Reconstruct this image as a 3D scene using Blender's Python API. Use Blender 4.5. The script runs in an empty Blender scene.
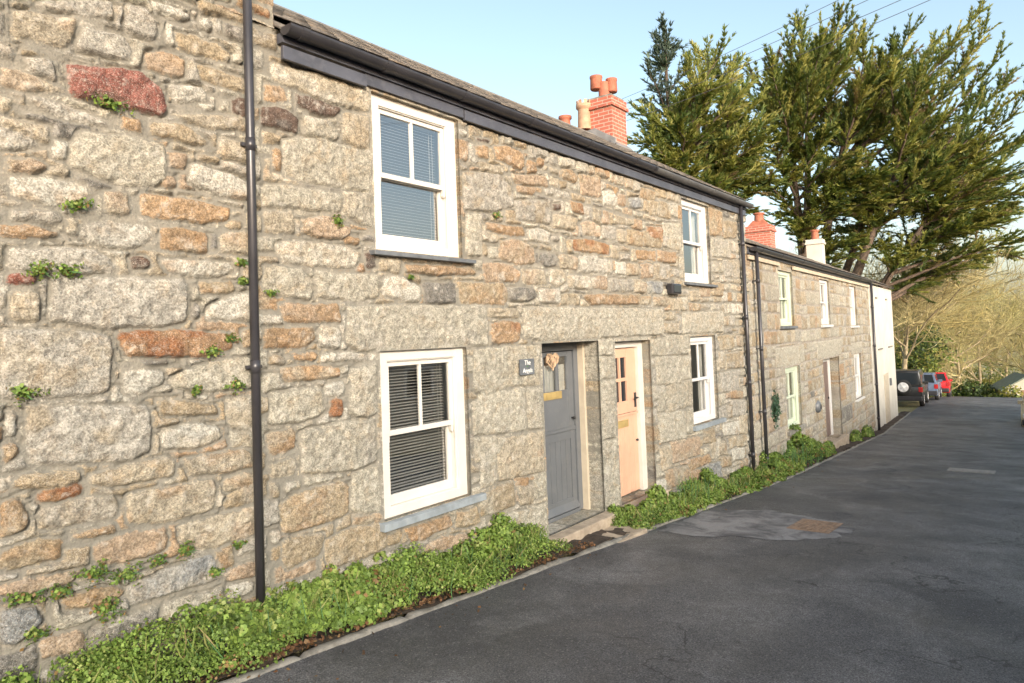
import bpy, bmesh, math, random
import numpy as np
from mathutils import Vector, Matrix
R = math.radians
random.seed(7)
rng = np.random.default_rng(11)
S = bpy.context.scene
COL = S.collection

# ------------------------------------------------------------------ camera model (eye is the origin of heights, z = 0)
F, TH, PT, RO, CY, DW = 700.0, 0.6473, 0.0392, 0.0371, 309.37, 4.4
f0 = np.array([math.cos(TH)*math.cos(PT), math.sin(TH)*math.cos(PT), math.sin(PT)])
r0 = np.array([math.sin(TH), -math.cos(TH), 0.0]); u0 = np.cross(r0, f0)
RT = r0*math.cos(RO) - u0*math.sin(RO); UP = u0*math.cos(RO) + r0*math.sin(RO)
EYE = np.array([0.0, -DW, 0.0])
def ray(px, py): return (px-512)/F*RT - (py-CY)/F*UP + f0
def wp(px, py, y=0.0):                      # point on the plane y = const
    d = ray(px, py); t = (y+DW)/d[1]; p = EYE + t*d; return p[0], p[2]
def sx(px, py, s):                          # point on the plane x = s
    d = ray(px, py); return EYE + s/d[0]*d
cam = bpy.data.cameras.new('camera'); co = bpy.data.objects.new('camera', cam); COL.objects.link(co)
m = Matrix(((RT[0], UP[0], -f0[0], 0), (RT[1], UP[1], -f0[1], -DW), (RT[2], UP[2], -f0[2], 0), (0, 0, 0, 1)))
co.matrix_world = m
cam.sensor_width = 36; cam.lens = 36*F/1024; cam.shift_y = (CY-341.5)/1024; cam.clip_end = 2000; cam.clip_start = 0.05
S.camera = co

# ------------------------------------------------------------------ light
SUN_EL, SUN_AZ = R(18), (-0.56, -0.83)
w = bpy.data.worlds.new('World'); S.world = w; w.use_nodes = True
nt = w.node_tree; sky = nt.nodes.new('ShaderNodeTexSky'); sky.sky_type = 'NISHITA'; sky.sun_disc = False
sky.sun_elevation = SUN_EL; sky.sun_rotation = math.atan2(SUN_AZ[0], SUN_AZ[1])
sky.air_density = 1.0; sky.dust_density = 3.0; sky.ozone_density = 0.6
bg = nt.nodes['Background']; bg.inputs[1].default_value = 0.15; hs = nt.nodes.new('ShaderNodeHueSaturation'); hs.inputs['Saturation'].default_value = 0.86; hs.inputs['Hue'].default_value = 0.485; nt.links.new(sky.outputs[0], hs.inputs['Color']); nt.links.new(hs.outputs[0], bg.inputs[0])
sl = bpy.data.lights.new('sun', 'SUN'); sl.energy = 2.0; sl.angle = R(8.0); sl.color = (1.0, 0.95, 0.84)
so = bpy.data.objects.new('sun', sl); COL.objects.link(so)
hv = Vector((SUN_AZ[0], SUN_AZ[1], 0)).normalized()*math.cos(SUN_EL); hv.z = math.sin(SUN_EL)
so.rotation_euler = hv.to_track_quat('Z', 'Y').to_euler()
S.view_settings.view_transform = 'Standard'; S.view_settings.look = 'None'
S.view_settings.exposure = 1.18; S.view_settings.gamma = 1

# ------------------------------------------------------------------ node materials
class NM:
    def __init__(s, name):
        s.m = bpy.data.materials.new(name); s.m.use_nodes = True
        s.t = s.m.node_tree; s.b = s.t.nodes['Principled BSDF']; s.out = s.t.nodes['Material Output']
    def n(s, typ, **kw):
        x = s.t.nodes.new(typ)
        for k, v in kw.items(): setattr(x, k, v)
        return x
    def link(s, a, b): s.t.links.new(a, b)
    def pos(s):
        return s.n('ShaderNodeTexCoord').outputs['Object']
    def noise(s, scale, detail=4, rough=0.55, vec=None, dist=0.0):
        x = s.n('ShaderNodeTexNoise'); x.inputs['Scale'].default_value = scale; x.inputs['Detail'].default_value = detail
        x.inputs['Roughness'].default_value = rough; x.inputs['Distortion'].default_value = dist
        s.link(vec if vec is not None else s.pos(), x.inputs['Vector']); return x.outputs['Fac']
    def ramp(s, fac, a, b, ca=0.0, cb=1.0):            # linear map a..b -> ca..cb, clamped
        x = s.n('ShaderNodeMapRange'); x.inputs[1].default_value = a; x.inputs[2].default_value = b
        x.inputs[3].default_value = ca; x.inputs[4].default_value = cb; x.interpolation_type = 'SMOOTHSTEP' if ca == 0 and cb == 1 else 'LINEAR'
        s.link(fac, x.inputs[0]); return x.outputs[0]
    def math(s, op, a, b):
        x = s.n('ShaderNodeMath', operation=op)
        for i, v in enumerate((a, b)):
            if isinstance(v, (int, float)): x.inputs[i].default_value = v
            else: s.link(v, x.inputs[i])
        return x.outputs[0]
    def mix(s, fac, a, b, mode='MIX'):
        x = s.n('ShaderNodeMix', data_type='RGBA', blend_type=mode)
        for i, v in ((0, fac), (6, a), (7, b)):
            if isinstance(v, (int, float)): x.inputs[i].default_value = v
            elif isinstance(v, (tuple, list)): x.inputs[i].default_value = (*v[:3], 1)
            else: s.link(v, x.inputs[i])
        return x.outputs[2]
    def attr(s, name):
        x = s.n('ShaderNodeAttribute'); x.attribute_name = name; return x
    def base(s, c):
        if isinstance(c, (tuple, list)): s.b.inputs['Base Color'].default_value = (*c, 1)
        else: s.link(c, s.b.inputs['Base Color'])
    def rough(s, v):
        if isinstance(v, (int, float)): s.b.inputs['Roughness'].default_value = v
        else: s.link(v, s.b.inputs['Roughness'])
    def bump(s, h, strength=0.5, dist=0.01):
        x = s.n('ShaderNodeBump'); x.inputs['Strength'].default_value = strength; x.inputs['Distance'].default_value = dist
        s.link(h, x.inputs['Height']); s.link(x.outputs[0], s.b.inputs['Normal'])
M = {}
def paint(name, c, rough=0.45, var=0.12, scale=6, dirt=None, bump=0.1):
    k = NM(name); n1 = k.noise(scale, 5); n2 = k.noise(scale*14, 3)
    col = k.mix(k.ramp(n1, 0.3, 0.7), tuple(x*(1-var) for x in c), tuple(min(x*(1+var), 1) for x in c))
    if dirt: col = k.mix(k.ramp(k.noise(scale*2.3, 6, 0.7), 0.52, 0.75, 0, dirt[1]), col, dirt[0])
    k.base(col); k.rough(rough); k.bump(n2, bump, 0.004); M[name] = k.m; return k.m
paint('white_gloss', (0.56, 0.535, 0.485), 0.35, 0.05, 3, ((0.45, 0.40, 0.31), 0.25), 0.06)
paint('white_cool', (0.57, 0.565, 0.55), 0.35, 0.04, 3, ((0.5, 0.48, 0.42), 0.2), 0.06)
paint('pale_green', (0.50, 0.56, 0.44), 0.4, 0.06, 3, ((0.35, 0.38, 0.3), 0.25), 0.06)
paint('blind_slat', (0.60, 0.57, 0.51), 0.5, 0.03, 2)
paint('curtain', (0.62, 0.60, 0.54), 0.9, 0.1, 5)
paint('grey_paint', (0.112, 0.12, 0.128), 0.42, 0.08, 3, ((0.17, 0.17, 0.16), 0.5), 0.12)
paint('orange_paint', (0.58, 0.345, 0.235), 0.42, 0.06, 3, ((0.42, 0.25, 0.16), 0.4), 0.1)
paint('black_plastic', (0.032, 0.031, 0.035), 0.33, 0.15, 4, ((0.07, 0.065, 0.06), 0.35), 0.05)
paint('grey_gutter', (0.085, 0.085, 0.085), 0.5, 0.2, 5, ((0.16, 0.15, 0.12), 0.6), 0.15)
paint('fascia_dark', (0.062, 0.065, 0.08), 0.4, 0.2, 4, ((0.13, 0.13, 0.145), 0.6), 0.15)
paint('slate', (0.10, 0.11, 0.12), 0.55, 0.25, 7, ((0.2, 0.2, 0.19), 0.5), 0.25)
paint('blue_slate', (0.22, 0.25, 0.27), 0.55, 0.2, 7, ((0.32, 0.32, 0.29), 0.5), 0.25)
paint('brass', (0.34, 0.25, 0.10), 0.4, 0.15, 9)
paint('wicker', (0.44, 0.31, 0.20), 0.8, 0.3, 30)
paint('plaster', (0.43, 0.37, 0.28), 0.85, 0.1, 5, ((0.4, 0.33, 0.24), 0.4), 0.3)
paint('render_white', (0.55, 0.52, 0.45), 0.85, 0.08, 1.2, ((0.48, 0.42, 0.33), 0.55), 0.35)
paint('render_plain', (0.45, 0.41, 0.34), 0.9, 0.1, 1.5, None, 0.3)
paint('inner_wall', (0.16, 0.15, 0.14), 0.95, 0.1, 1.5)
paint('terracotta', (0.36, 0.12, 0.07), 0.75, 0.18, 9, ((0.3, 0.13, 0.08), 0.5), 0.2)
paint('buff_clay', (0.42, 0.26, 0.165), 0.75, 0.18, 9, ((0.3, 0.2, 0.1), 0.4), 0.2)
paint('concrete', (0.20, 0.19, 0.165), 0.9, 0.3, 7, ((0.10, 0.09, 0.065), 0.8), 0.6)
paint('step_stone', (0.34, 0.28, 0.21), 0.9, 0.2, 8, ((0.18, 0.13, 0.08), 0.6), 0.5)
paint('lead', (0.20, 0.20, 0.20), 0.6, 0.15, 8)
paint('rust_iron', (0.23, 0.16, 0.11), 0.8, 0.3, 16, ((0.26, 0.15, 0.075), 0.8), 0.4)
paint('iron_grey', (0.27, 0.255, 0.23), 0.7, 0.2, 16, None, 0.4)
paint('rubber', (0.02, 0.02, 0.02), 0.85)
paint('dark_glass', (0.02, 0.025, 0.03), 0.06, 0.05)
paint('alloy', (0.62, 0.62, 0.62), 0.35)
paint('car_black', (0.025, 0.025, 0.025), 0.25)
paint('car_red', (0.42, 0.02, 0.025), 0.25)
paint('car_blue', (0.10, 0.13, 0.19), 0.25)
paint('car_beige', (0.40, 0.34, 0.22), 0.3)
paint('car_silver', (0.5, 0.5, 0.5), 0.3)
paint('lamp_red', (0.35, 0.02, 0.02), 0.25)
paint('lamp_clear', (0.6, 0.6, 0.6), 0.15)
paint('black_iron', (0.02, 0.02, 0.02), 0.5)
paint('letter_white', (0.75, 0.75, 0.72), 0.6)
paint('plate_yellow', (0.65, 0.48, 0.06), 0.5)
paint('leaf_green', (0.07, 0.16, 0.05), 0.6)
paint('cable', (0.14, 0.14, 0.14), 0.6)
paint('wood_pole', (0.12, 0.08, 0.05), 0.9, 0.2, 8)
paint('soil', (0.045, 0.032, 0.022), 0.95, 0.4, 14, ((0.09, 0.06, 0.04), 0.6), 0.8)
paint('mossy_slate', (0.16, 0.19, 0.15), 0.8, 0.2, 5, ((0.1, 0.13, 0.06), 0.6))
paint('shed_timber', (0.20, 0.13, 0.08), 0.9, 0.2, 6)

k = NM('glass'); k.t.nodes.remove(k.b)
tr = k.n('ShaderNodeBsdfTransparent'); gl = k.n('ShaderNodeBsdfGlossy'); gl.inputs['Roughness'].default_value = 0.03
ge = k.n('ShaderNodeNewGeometry'); dt = k.n('ShaderNodeVectorMath', operation='DOT_PRODUCT'); k.link(ge.outputs['Normal'], dt.inputs[0]); k.link(ge.outputs['Incoming'], dt.inputs[1])
fres = k.math('ADD', k.math('MULTIPLY', k.math('POWER', k.math('SUBTRACT', 1.0, k.math('ABSOLUTE', dt.outputs['Value'], 0.0)), 5.0), 0.56), 0.44)
mx = k.n('ShaderNodeMixShader'); k.link(fres, mx.inputs[0]); k.link(tr.outputs[0], mx.inputs[1]); k.link(gl.outputs[0], mx.inputs[2])
bw = k.n('ShaderNodeBump'); bw.inputs['Strength'].default_value = 0.04; bw.inputs['Distance'].default_value = 0.02; k.link(k.noise(2.2, 1), bw.inputs['Height']); k.link(bw.outputs[0], gl.inputs['Normal'])
tr.inputs[0].default_value = (0.93, 0.95, 0.95, 1); k.link(mx.outputs[0], k.out.inputs[0]); M['glass'] = k.m

def stone_mat(name, mortar, mortar2, contrast=1.0):
    k = NM(name); p = k.pos(); C = contrast
    big = k.noise(4.5, 5, 0.6, p); mid = k.noise(22, 6, 0.68, p); fine = k.noise(80, 4, 0.65, p); gr = k.noise(170, 2, 0.5, p); patch = k.noise(11, 7, 0.75, p, 0.7)
    c = k.attr('col').outputs['Color']; idv = k.attr('col').outputs['Alpha']; ga = k.ramp(idv, 0, 1, .25, 1.15)
    sw = lambda f: k.math('MULTIPLY', f, ga)
    st = k.mix(1.0, c, k.mix(k.ramp(mid, 0.28, 0.72), (1-.36*C,)*3, (1+.26*C,)*3), 'MULTIPLY')
    st = k.mix(k.ramp(fine, 0.34, 0.66), k.mix(1.0, st, (1-.42*C, 1-.44*C, 1-.46*C), 'MULTIPLY'), k.mix(1.0, st, (1+.20*C,)*3, 'MULTIPLY'))
    st = k.mix(k.ramp(k.noise(6.5, 6, 0.7, p, 0.8), 0.52, 0.70, 0, 0.50*C), st, k.mix(1.0, st, (1.05, 0.82, 0.58), 'MULTIPLY'))
    st = k.mix(k.ramp(patch, 0.53, 0.66, 0, 0.55*C), st, (0.50, 0.47, 0.41))
    st = k.mix(sw(k.ramp(gr, 0.56, 0.66, 0, 0.45*C)), st, (0.58, 0.53, 0.46))
    st = k.mix(sw(k.ramp(k.noise(130, 2, 0.5, p), 0.60, 0.68, 0, 0.60*C)), st, (0.10, 0.085, 0.07))
    st = k.mix(sw(k.ramp(k.noise(28, 7, 0.78, p, 1.2), 0.56, 0.65, 0, 0.80*C)), st, k.mix(1.0, st, (0.34, 0.30, 0.26), 'MULTIPLY'))
    mo = k.mix(k.ramp(big, 0.35, 0.65), mortar, mortar2)
    mo = k.mix(1.0, mo, k.mix(k.ramp(fine, 0.25, 0.75), (0.86, 0.86, 0.86), (1.10, 1.10, 1.10)), 'MULTIPLY')
    mo = k.mix(k.ramp(k.noise(15, 7, 0.75, p), 0.54, 0.70, 0, 0.35), mo, (0.17, 0.15, 0.12))
    d = k.math('ADD', k.attr('dist').outputs['Fac'], k.ramp(mid, 0.25, 0.75, -0.012, 0.010))
    d = k.math('ADD', d, k.ramp(fine, 0.25, 0.75, -0.004, 0.004))
    col = k.mix(k.ramp(d, -0.006, 0.007), mo, st)
    # thin uneven open joint where pointing has come away
    k.base(col); k.rough(0.9); k.b.inputs['Specular IOR Level'].default_value = 0.25
    h = k.math('ADD', k.math('MULTIPLY', mid, 0.9), k.math('ADD', k.math('MULTIPLY', fine, 0.5), k.math('MULTIPLY', patch, 0.6)))
    k.bump(h, 0.85, 0.022); M[name] = k.m; return k.m
stone_mat('rubble_stone', (0.245, 0.228, 0.188), (0.20, 0.19, 0.16))
stone_mat('rubble_far', (0.25, 0.22, 0.18), (0.31, 0.29, 0.255), 0.8)

def leafmat(name, trans=0.3):
    k = NM(name); c = k.attr('col').outputs['Color']; k.base(c); k.rough(0.55)
    k.b.inputs['Specular IOR Level'].default_value = 0.3
    t = k.n('ShaderNodeBsdfTranslucent'); k.link(k.mix(1.0, c, (1.5, 1.5, 0.7), 'MULTIPLY'), t.inputs[0])
    mx = k.n('ShaderNodeMixShader'); mx.inputs[0].default_value = trans
    k.link(k.b.outputs[0], mx.inputs[1]); k.link(t.outputs[0], mx.inputs[2]); k.link(mx.outputs[0], k.out.inputs[0]); M[name] = k.m
leafmat('leaf'); leafmat('twig', 0.0)
k = NM('bark'); k.base(k.mix(k.ramp(k.noise(5, 6, 0.7), 0.35, 0.65), (0.055, 0.040, 0.030), (0.14, 0.10, 0.07))); k.rough(0.9); k.bump(k.noise(14, 5), 0.8, 0.05); M['bark'] = k.m
k = NM('pale_bark'); k.base(k.mix(k.ramp(k.noise(4, 6, 0.7), 0.35, 0.65), (0.20, 0.16, 0.10), (0.42, 0.35, 0.22))); k.rough(0.9); M['pale_bark'] = k.m

k = NM('asphalt'); p = k.pos()
a = k.mix(k.ramp(k.noise(0.45, 5, 0.6, p), 0.35, 0.68), (0.055, 0.056, 0.060), (0.098, 0.099, 0.104))
a = k.mix(k.ramp(k.noise(1.1, 7, 0.72, p, 0.5), 0.47, 0.66, 0, 0.75), a, (0.16, 0.161, 0.166))
a = k.mix(k.ramp(k.noise(14, 5, 0.75, p), 0.38, 0.62, 0.55, 0), a, k.mix(1.0, a, (0.55, 0.55, 0.55), 'MULTIPLY'))
a = k.mix(k.ramp(k.noise(75, 3, 0.6, p), 0.42, 0.62, 0, 0.9), a, k.mix(1.0, a, (2.3, 2.27, 2.25), 'MULTIPLY'))
a = k.mix(k.ramp(k.noise(120, 2, 0.5, p), 0.38, 0.48, 0.85, 0), a, (0.018, 0.018, 0.02))
vo = k.n('ShaderNodeTexVoronoi'); vo.inputs['Scale'].default_value = 26; k.link(p, vo.inputs['Vector'])
a = k.mix(k.ramp(vo.outputs['Distance'], 0.10, 0.18, 0.75, 0), a, (0.30, 0.29, 0.27))
vc = k.n('ShaderNodeTexVoronoi', feature='DISTANCE_TO_EDGE'); vc.inputs['Scale'].default_value = 0.55; wv = k.n('ShaderNodeVectorMath', operation='ADD'); nz = k.n('ShaderNodeTexNoise'); nz.inputs['Scale'].default_value = 2.5; nz.inputs['Detail'].default_value = 6; k.link(p, nz.inputs['Vector']); k.link(p, wv.inputs[0]); k.link(nz.outputs['Color'], wv.inputs[1]); k.link(wv.outputs[0], vc.inputs['Vector'])
a = k.mix(k.math('MULTIPLY', k.ramp(vc.outputs['Distance'], 0.003, 0.010, 0.75, 0), k.ramp(k.noise(0.6, 3, 0.6, p), 0.50, 0.58)), a, (0.016, 0.016, 0.016))
k.base(a); k.rough(k.ramp(k.noise(1.2, 5, 0.6, p), 0.3, 0.7, 0.42, 0.70)); k.b.inputs['Specular IOR Level'].default_value = 0.5
k.bump(k.noise(60, 5, 0.75, p), 1.0, 0.02); M['asphalt'] = k.m
k = NM('old_concrete'); p = k.pos()
a = k.mix(k.ramp(k.noise(2.2, 6, 0.7, p, 0.7), 0.35, 0.62), (0.07, 0.07, 0.074), (0.20, 0.20, 0.202))
a = k.mix(k.ramp(k.noise(60, 3, 0.6, p), 0.42, 0.66, 0, 0.5), a, k.mix(1.0, a, (1.4, 1.4, 1.4), 'MULTIPLY'))
k.base(a); k.rough(0.85); k.bump(k.noise(70, 4), 0.6, 0.008); M['old_concrete'] = k.m
k = NM('hill_ground'); p = k.pos()
a = k.mix(k.ramp(k.noise(0.22, 6, 0.7, p), 0.4, 0.62), (0.27, 0.23, 0.11), (0.18, 0.19, 0.07))
a = k.mix(k.ramp(k.noise(0.9, 6, 0.75, p), 0.5, 0.7, 0, 0.7), a, (0.24, 0.18, 0.10)); k.base(a); k.rough(0.95); k.bump(k.noise(1.5, 6), 1.0, 0.6); M['hill_ground'] = k.m
k = NM('roof_slate'); p = k.pos()
a = k.mix(1.0, k.attr('col').outputs['Color'], k.mix(k.ramp(k.noise(30, 4, 0.6, p), 0.3, 0.7), (0.7, 0.7, 0.7), (1.25, 1.25, 1.25)), 'MULTIPLY')
a = k.mix(k.ramp(k.noise(3.5, 6, 0.7, p), 0.48, 0.68, 0, 0.65), a, (0.21, 0.155, 0.10))
a = k.mix(k.ramp(k.noise(22, 5, 0.7, p), 0.58, 0.72, 0, 0.6), a, (0.30, 0.27, 0.21)); k.base(a); k.rough(0.85); k.bump(k.noise(45, 4), 0.6, 0.01); M['roof_slate'] = k.m
def brickmat(name, c1, c2, mo, off=(0, 0, 0)):
    k = NM(name); u = k.n('ShaderNodeUVMap'); b = k.n('ShaderNodeTexBrick')
    b.inputs['Color1'].default_value = (*c1, 1); b.inputs['Color2'].default_value = (*c2, 1); b.inputs['Mortar'].default_value = (*mo, 1)
    b.inputs['Scale'].default_value = 1; b.inputs['Brick Width'].default_value = 0.225; b.inputs['Row Height'].default_value = 0.075; b.inputs['Mortar Size'].default_value = 0.009
    k.link(u.outputs[0], b.inputs['Vector'])
    c = k.mix(k.ramp(k.noise(16, 5, 0.7), 0.45, 0.7, 0, 0.45), b.outputs['Color'], (0.26, 0.10, 0.07)); k.base(c); k.rough(0.85)
    k.bump(b.outputs['Fac'], -0.6, 0.01); M[name] = k.m
brickmat('red_brick', (0.45, 0.13, 0.08), (0.37, 0.10, 0.065), (0.42, 0.33, 0.26))

# ------------------------------------------------------------------ mesh helpers
def tag(o, label=None, cat=None, group=None, kind=None):
    if label: o['label'] = label
    if cat: o['category'] = cat
    if group: o['group'] = group
    if kind: o['kind'] = kind
    return o
def thing(name, label, cat, loc=(0, 0, 0), group=None, rz=0.0):
    o = bpy.data.objects.new(name, None); o.location = loc; o.rotation_euler = (0, 0, rz); o.empty_display_size = 0.2
    COL.objects.link(o); return tag(o, label, cat, group)
def npmesh(name, V, Fq, mat, parent=None, col=None, smooth=False, dist=None, loc=None):
    V = np.asarray(V, np.float32).reshape(-1, 3); Fq = np.asarray(Fq, np.int32); n = Fq.shape[1]
    me = bpy.data.meshes.new(name); me.vertices.add(len(V)); me.vertices.foreach_set('co', V.ravel())
    me.loops.add(Fq.size); me.loops.foreach_set('vertex_index', Fq.ravel())
    me.polygons.add(len(Fq)); me.polygons.foreach_set('loop_start', np.arange(0, Fq.size, n, dtype=np.int32))
    try: me.polygons.foreach_set('loop_total', np.full(len(Fq), n, np.int32))
    except Exception: pass
    if smooth: me.polygons.foreach_set('use_smooth', np.ones(len(Fq), bool))
    if col is not None:
        a = me.attributes.new('col', 'FLOAT_COLOR', 'POINT'); c4 = np.ones((len(V), 4), np.float32); c4[:, :np.shape(col)[1]] = col; a.data.foreach_set('color', c4.ravel())
    if dist is not None:
        a = me.attributes.new('dist', 'FLOAT', 'POINT'); a.data.foreach_set('value', np.asarray(dist, np.float32))
    me.update(calc_edges=True); me.validate()
    me.materials.append(M[mat] if isinstance(mat, str) else mat)
    o = bpy.data.objects.new(name, me); COL.objects.link(o)
    if parent is not None: par(o, parent)
    if loc is not None: o.location = loc
    return o
def world(o):
    m = o.matrix_basis.copy() if o.parent is None else world(o.parent) @ o.matrix_parent_inverse @ o.matrix_basis
    return m
LOCAL = [False]                                    # True: meshes are written in their thing's own frame
def par(o, p):
    o.parent = p
    if not LOCAL[0]: o.matrix_parent_inverse = world(p).inverted()
class MB:
    def __init__(s): s.bm = bmesh.new(); s.uv = s.bm.loops.layers.uv.new('UVMap')
    def box(s, x0, x1, y0, y1, z0, z1, bev=0.0):
        vs = [s.bm.verts.new(p) for p in ((x0, y0, z0), (x1, y0, z0), (x1, y1, z0), (x0, y1, z0), (x0, y0, z1), (x1, y0, z1), (x1, y1, z1), (x0, y1, z1))]
        fs = [s.bm.faces.new([vs[i] for i in q]) for q in ((0, 3, 2, 1), (4, 5, 6, 7), (0, 1, 5, 4), (1, 2, 6, 5), (2, 3, 7, 6), (3, 0, 4, 7))]
        if bev > 0:
            es = list({e for f in fs for e in f.edges})
            bmesh.ops.bevel(s.bm, geom=es, offset=bev, segments=2, affect='EDGES', profile=0.6)
        return s
    def poly(s, pts):
        return s.bm.faces.new([s.bm.verts.new(p) for p in pts])
    def prism(s, pts, d, bev=0.0):                       # closed outline swept along vector d
        a = [s.bm.verts.new(p) for p in pts]; b = [s.bm.verts.new(Vector(p)+Vector(d)) for p in pts]; n = len(pts)
        fs = [s.bm.faces.new(a[::-1]), s.bm.faces.new(b)] + [s.bm.faces.new((a[i], a[(i+1) % n], b[(i+1) % n], b[i])) for i in range(n)]
        if bev: bmesh.ops.bevel(s.bm, geom=list({e for f in fs for e in f.edges}), offset=bev, segments=2, affect='EDGES', profile=0.6)
        return s
    def tube(s, pts, r, n=12, cap=True, smooth=True):
        pts = [Vector(p) for p in pts]; rr = r if isinstance(r, (list, tuple)) else [r]*len(pts); rings = []
        for i, p in enumerate(pts):
            t = (pts[min(i+1, len(pts)-1)] - pts[max(i-1, 0)]).normalized()
            a = t.cross(Vector((0, 0, 1)) if abs(t.z) < 0.9 else Vector((1, 0, 0))).normalized(); b = t.cross(a)
            rings.append([s.bm.verts.new(p + rr[i]*(math.cos(2*math.pi*k/n)*a + math.sin(2*math.pi*k/n)*b)) for k in range(n)])
        for u, v in zip(rings, rings[1:]):
            for k in range(n):
                f = s.bm.faces.new((u[k], u[(k+1) % n], v[(k+1) % n], v[k])); f.smooth = smooth
        if cap: s.bm.faces.new(rings[0][::-1]); s.bm.faces.new(rings[-1])
        return s
    def lathe(s, prof, c=(0, 0, 0), n=20, axis='z'):
        rings = []
        for rad, h in prof:
            ring = []
            for k in range(n):
                ca, sa = rad*math.cos(2*math.pi*k/n), rad*math.sin(2*math.pi*k/n)
                p = {'z': (ca, sa, h), 'y': (ca, h, sa), 'x': (h, ca, sa)}[axis]
                ring.append(s.bm.verts.new(Vector(c)+Vector(p)))
            rings.append(ring)
        for u, v in zip(rings, rings[1:]):
            for k in range(n):
                f = s.bm.faces.new((u[k], u[(k+1) % n], v[(k+1) % n], v[k])); f.smooth = True
        return s
    def build(s, name, mat, parent=None, boxuv=False):
        bmesh.ops.recalc_face_normals(s.bm, faces=s.bm.faces)
        if boxuv:
            for f in s.bm.faces:
                n = f.normal
                for l in f.loops:
                    c = l.vert.co
                    l[s.uv].uv = (c.x, c.y) if abs(n.z) > 0.7 else ((c.y+0.11, c.z) if abs(n.x) > abs(n.y) else (c.x, c.z))
        me = bpy.data.meshes.new(name); s.bm.to_mesh(me); s.bm.free(); me.materials.append(M[mat])
        o = bpy.data.objects.new(name, me); COL.objects.link(o)
        if parent is not None: par(o, parent)
        return o
def copy_tree(o, parent=None):
    c = o.copy(); COL.objects.link(c)
    if parent is not None: c.parent = parent; c.matrix_parent_inverse = o.matrix_parent_inverse
    for ch in list(o.children): copy_tree(ch, c)
    return c

# ------------------------------------------------------------------ noise on numpy arrays
def _h(i, j, sd):
    n = (i.astype(np.int64)*374761393 + j.astype(np.int64)*668265263 + sd*1274126177) & 0x7fffffff
    n = ((n ^ (n >> 13))*1274126177) & 0x7fffffff
    return ((n ^ (n >> 16)) & 0xffff)/65535.0
def vnoise(x, y, sd=0):
    xi, yi = np.floor(x), np.floor(y); fx, fy = x-xi, y-yi; xi = xi.astype(np.int64); yi = yi.astype(np.int64)
    fx = fx*fx*(3-2*fx); fy = fy*fy*(3-2*fy)
    a, b, c, d = _h(xi, yi, sd), _h(xi+1, yi, sd), _h(xi, yi+1, sd), _h(xi+1, yi+1, sd)
    return (a*(1-fx)+b*fx)*(1-fy) + (c*(1-fx)+d*fx)*fy - 0.5
def fbm(x, y, sd=0, o=3):
    r, a = 0, 1.0
    for k in range(o): r = r + a*vnoise(x*2**k, y*2**k, sd+k*17); a *= 0.5
    return r

# ------------------------------------------------------------------ ground heights
GX = [-60, -20, 0, 13, 27, 34, 40, 46, 50, 60, 80, 110, 160, 300]
GZ = [0.5, -0.4, -1.78, -2.755, -3.80, -4.02, -4.20, -4.36, -4.60, -6.0, -9, -9, -6, -1]
def g(s): return float(np.interp(s, GX, GZ))
AL = R(2.2); CA, SA = math.cos(AL), math.sin(AL)          # the far row turns 2.2 degrees away
def h2(t, n=0.0): return (13.2 + t*CA - n*SA, t*SA + n*CA)   # along the far row, n = depth behind its face
def kerb_y(s):
    if s < 13.2: return -0.56
    return float(np.interp(s, [13.2, 18, 24, 30, 36, 60], [-0.56, -0.32, -0.02, 0.28, 0.55, 1.5]))
# ------------------------------------------------------------------ stones read off the photograph (zoom-crop pixels), turned into wall coordinates
SC = {'G': (0.317, 0.304, 0.264), 'W': (0.425, 0.414, 0.360), 'C': (0.335, 0.299, 0.227), 'T': (0.292, 0.242, 0.164), 'O': (0.307, 0.214, 0.127), 'R': (0.250, 0.114, 0.051), 'P': (0.331, 0.257, 0.182),
      'D': (0.099, 0.068, 0.053), 'K': (0.142, 0.138, 0.125), 'X': (0.203, 0.081, 0.064), 'B': (0.226, 0.237, 0.236), 'L': (0.344, 0.328, 0.269), 'M': (0.189, 0.071, 0.051)}
ALT = {'G': 'WTLC', 'W': 'GCPG', 'C': 'TOWP', 'T': 'OCLG', 'O': 'TRCP', 'R': 'ODTO', 'P': 'OCWT', 'D': 'RDK', 'K': 'LKG', 'X': 'DPGD', 'B': 'LGB', 'L': 'GLLC', 'M': 'DM'}
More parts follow.
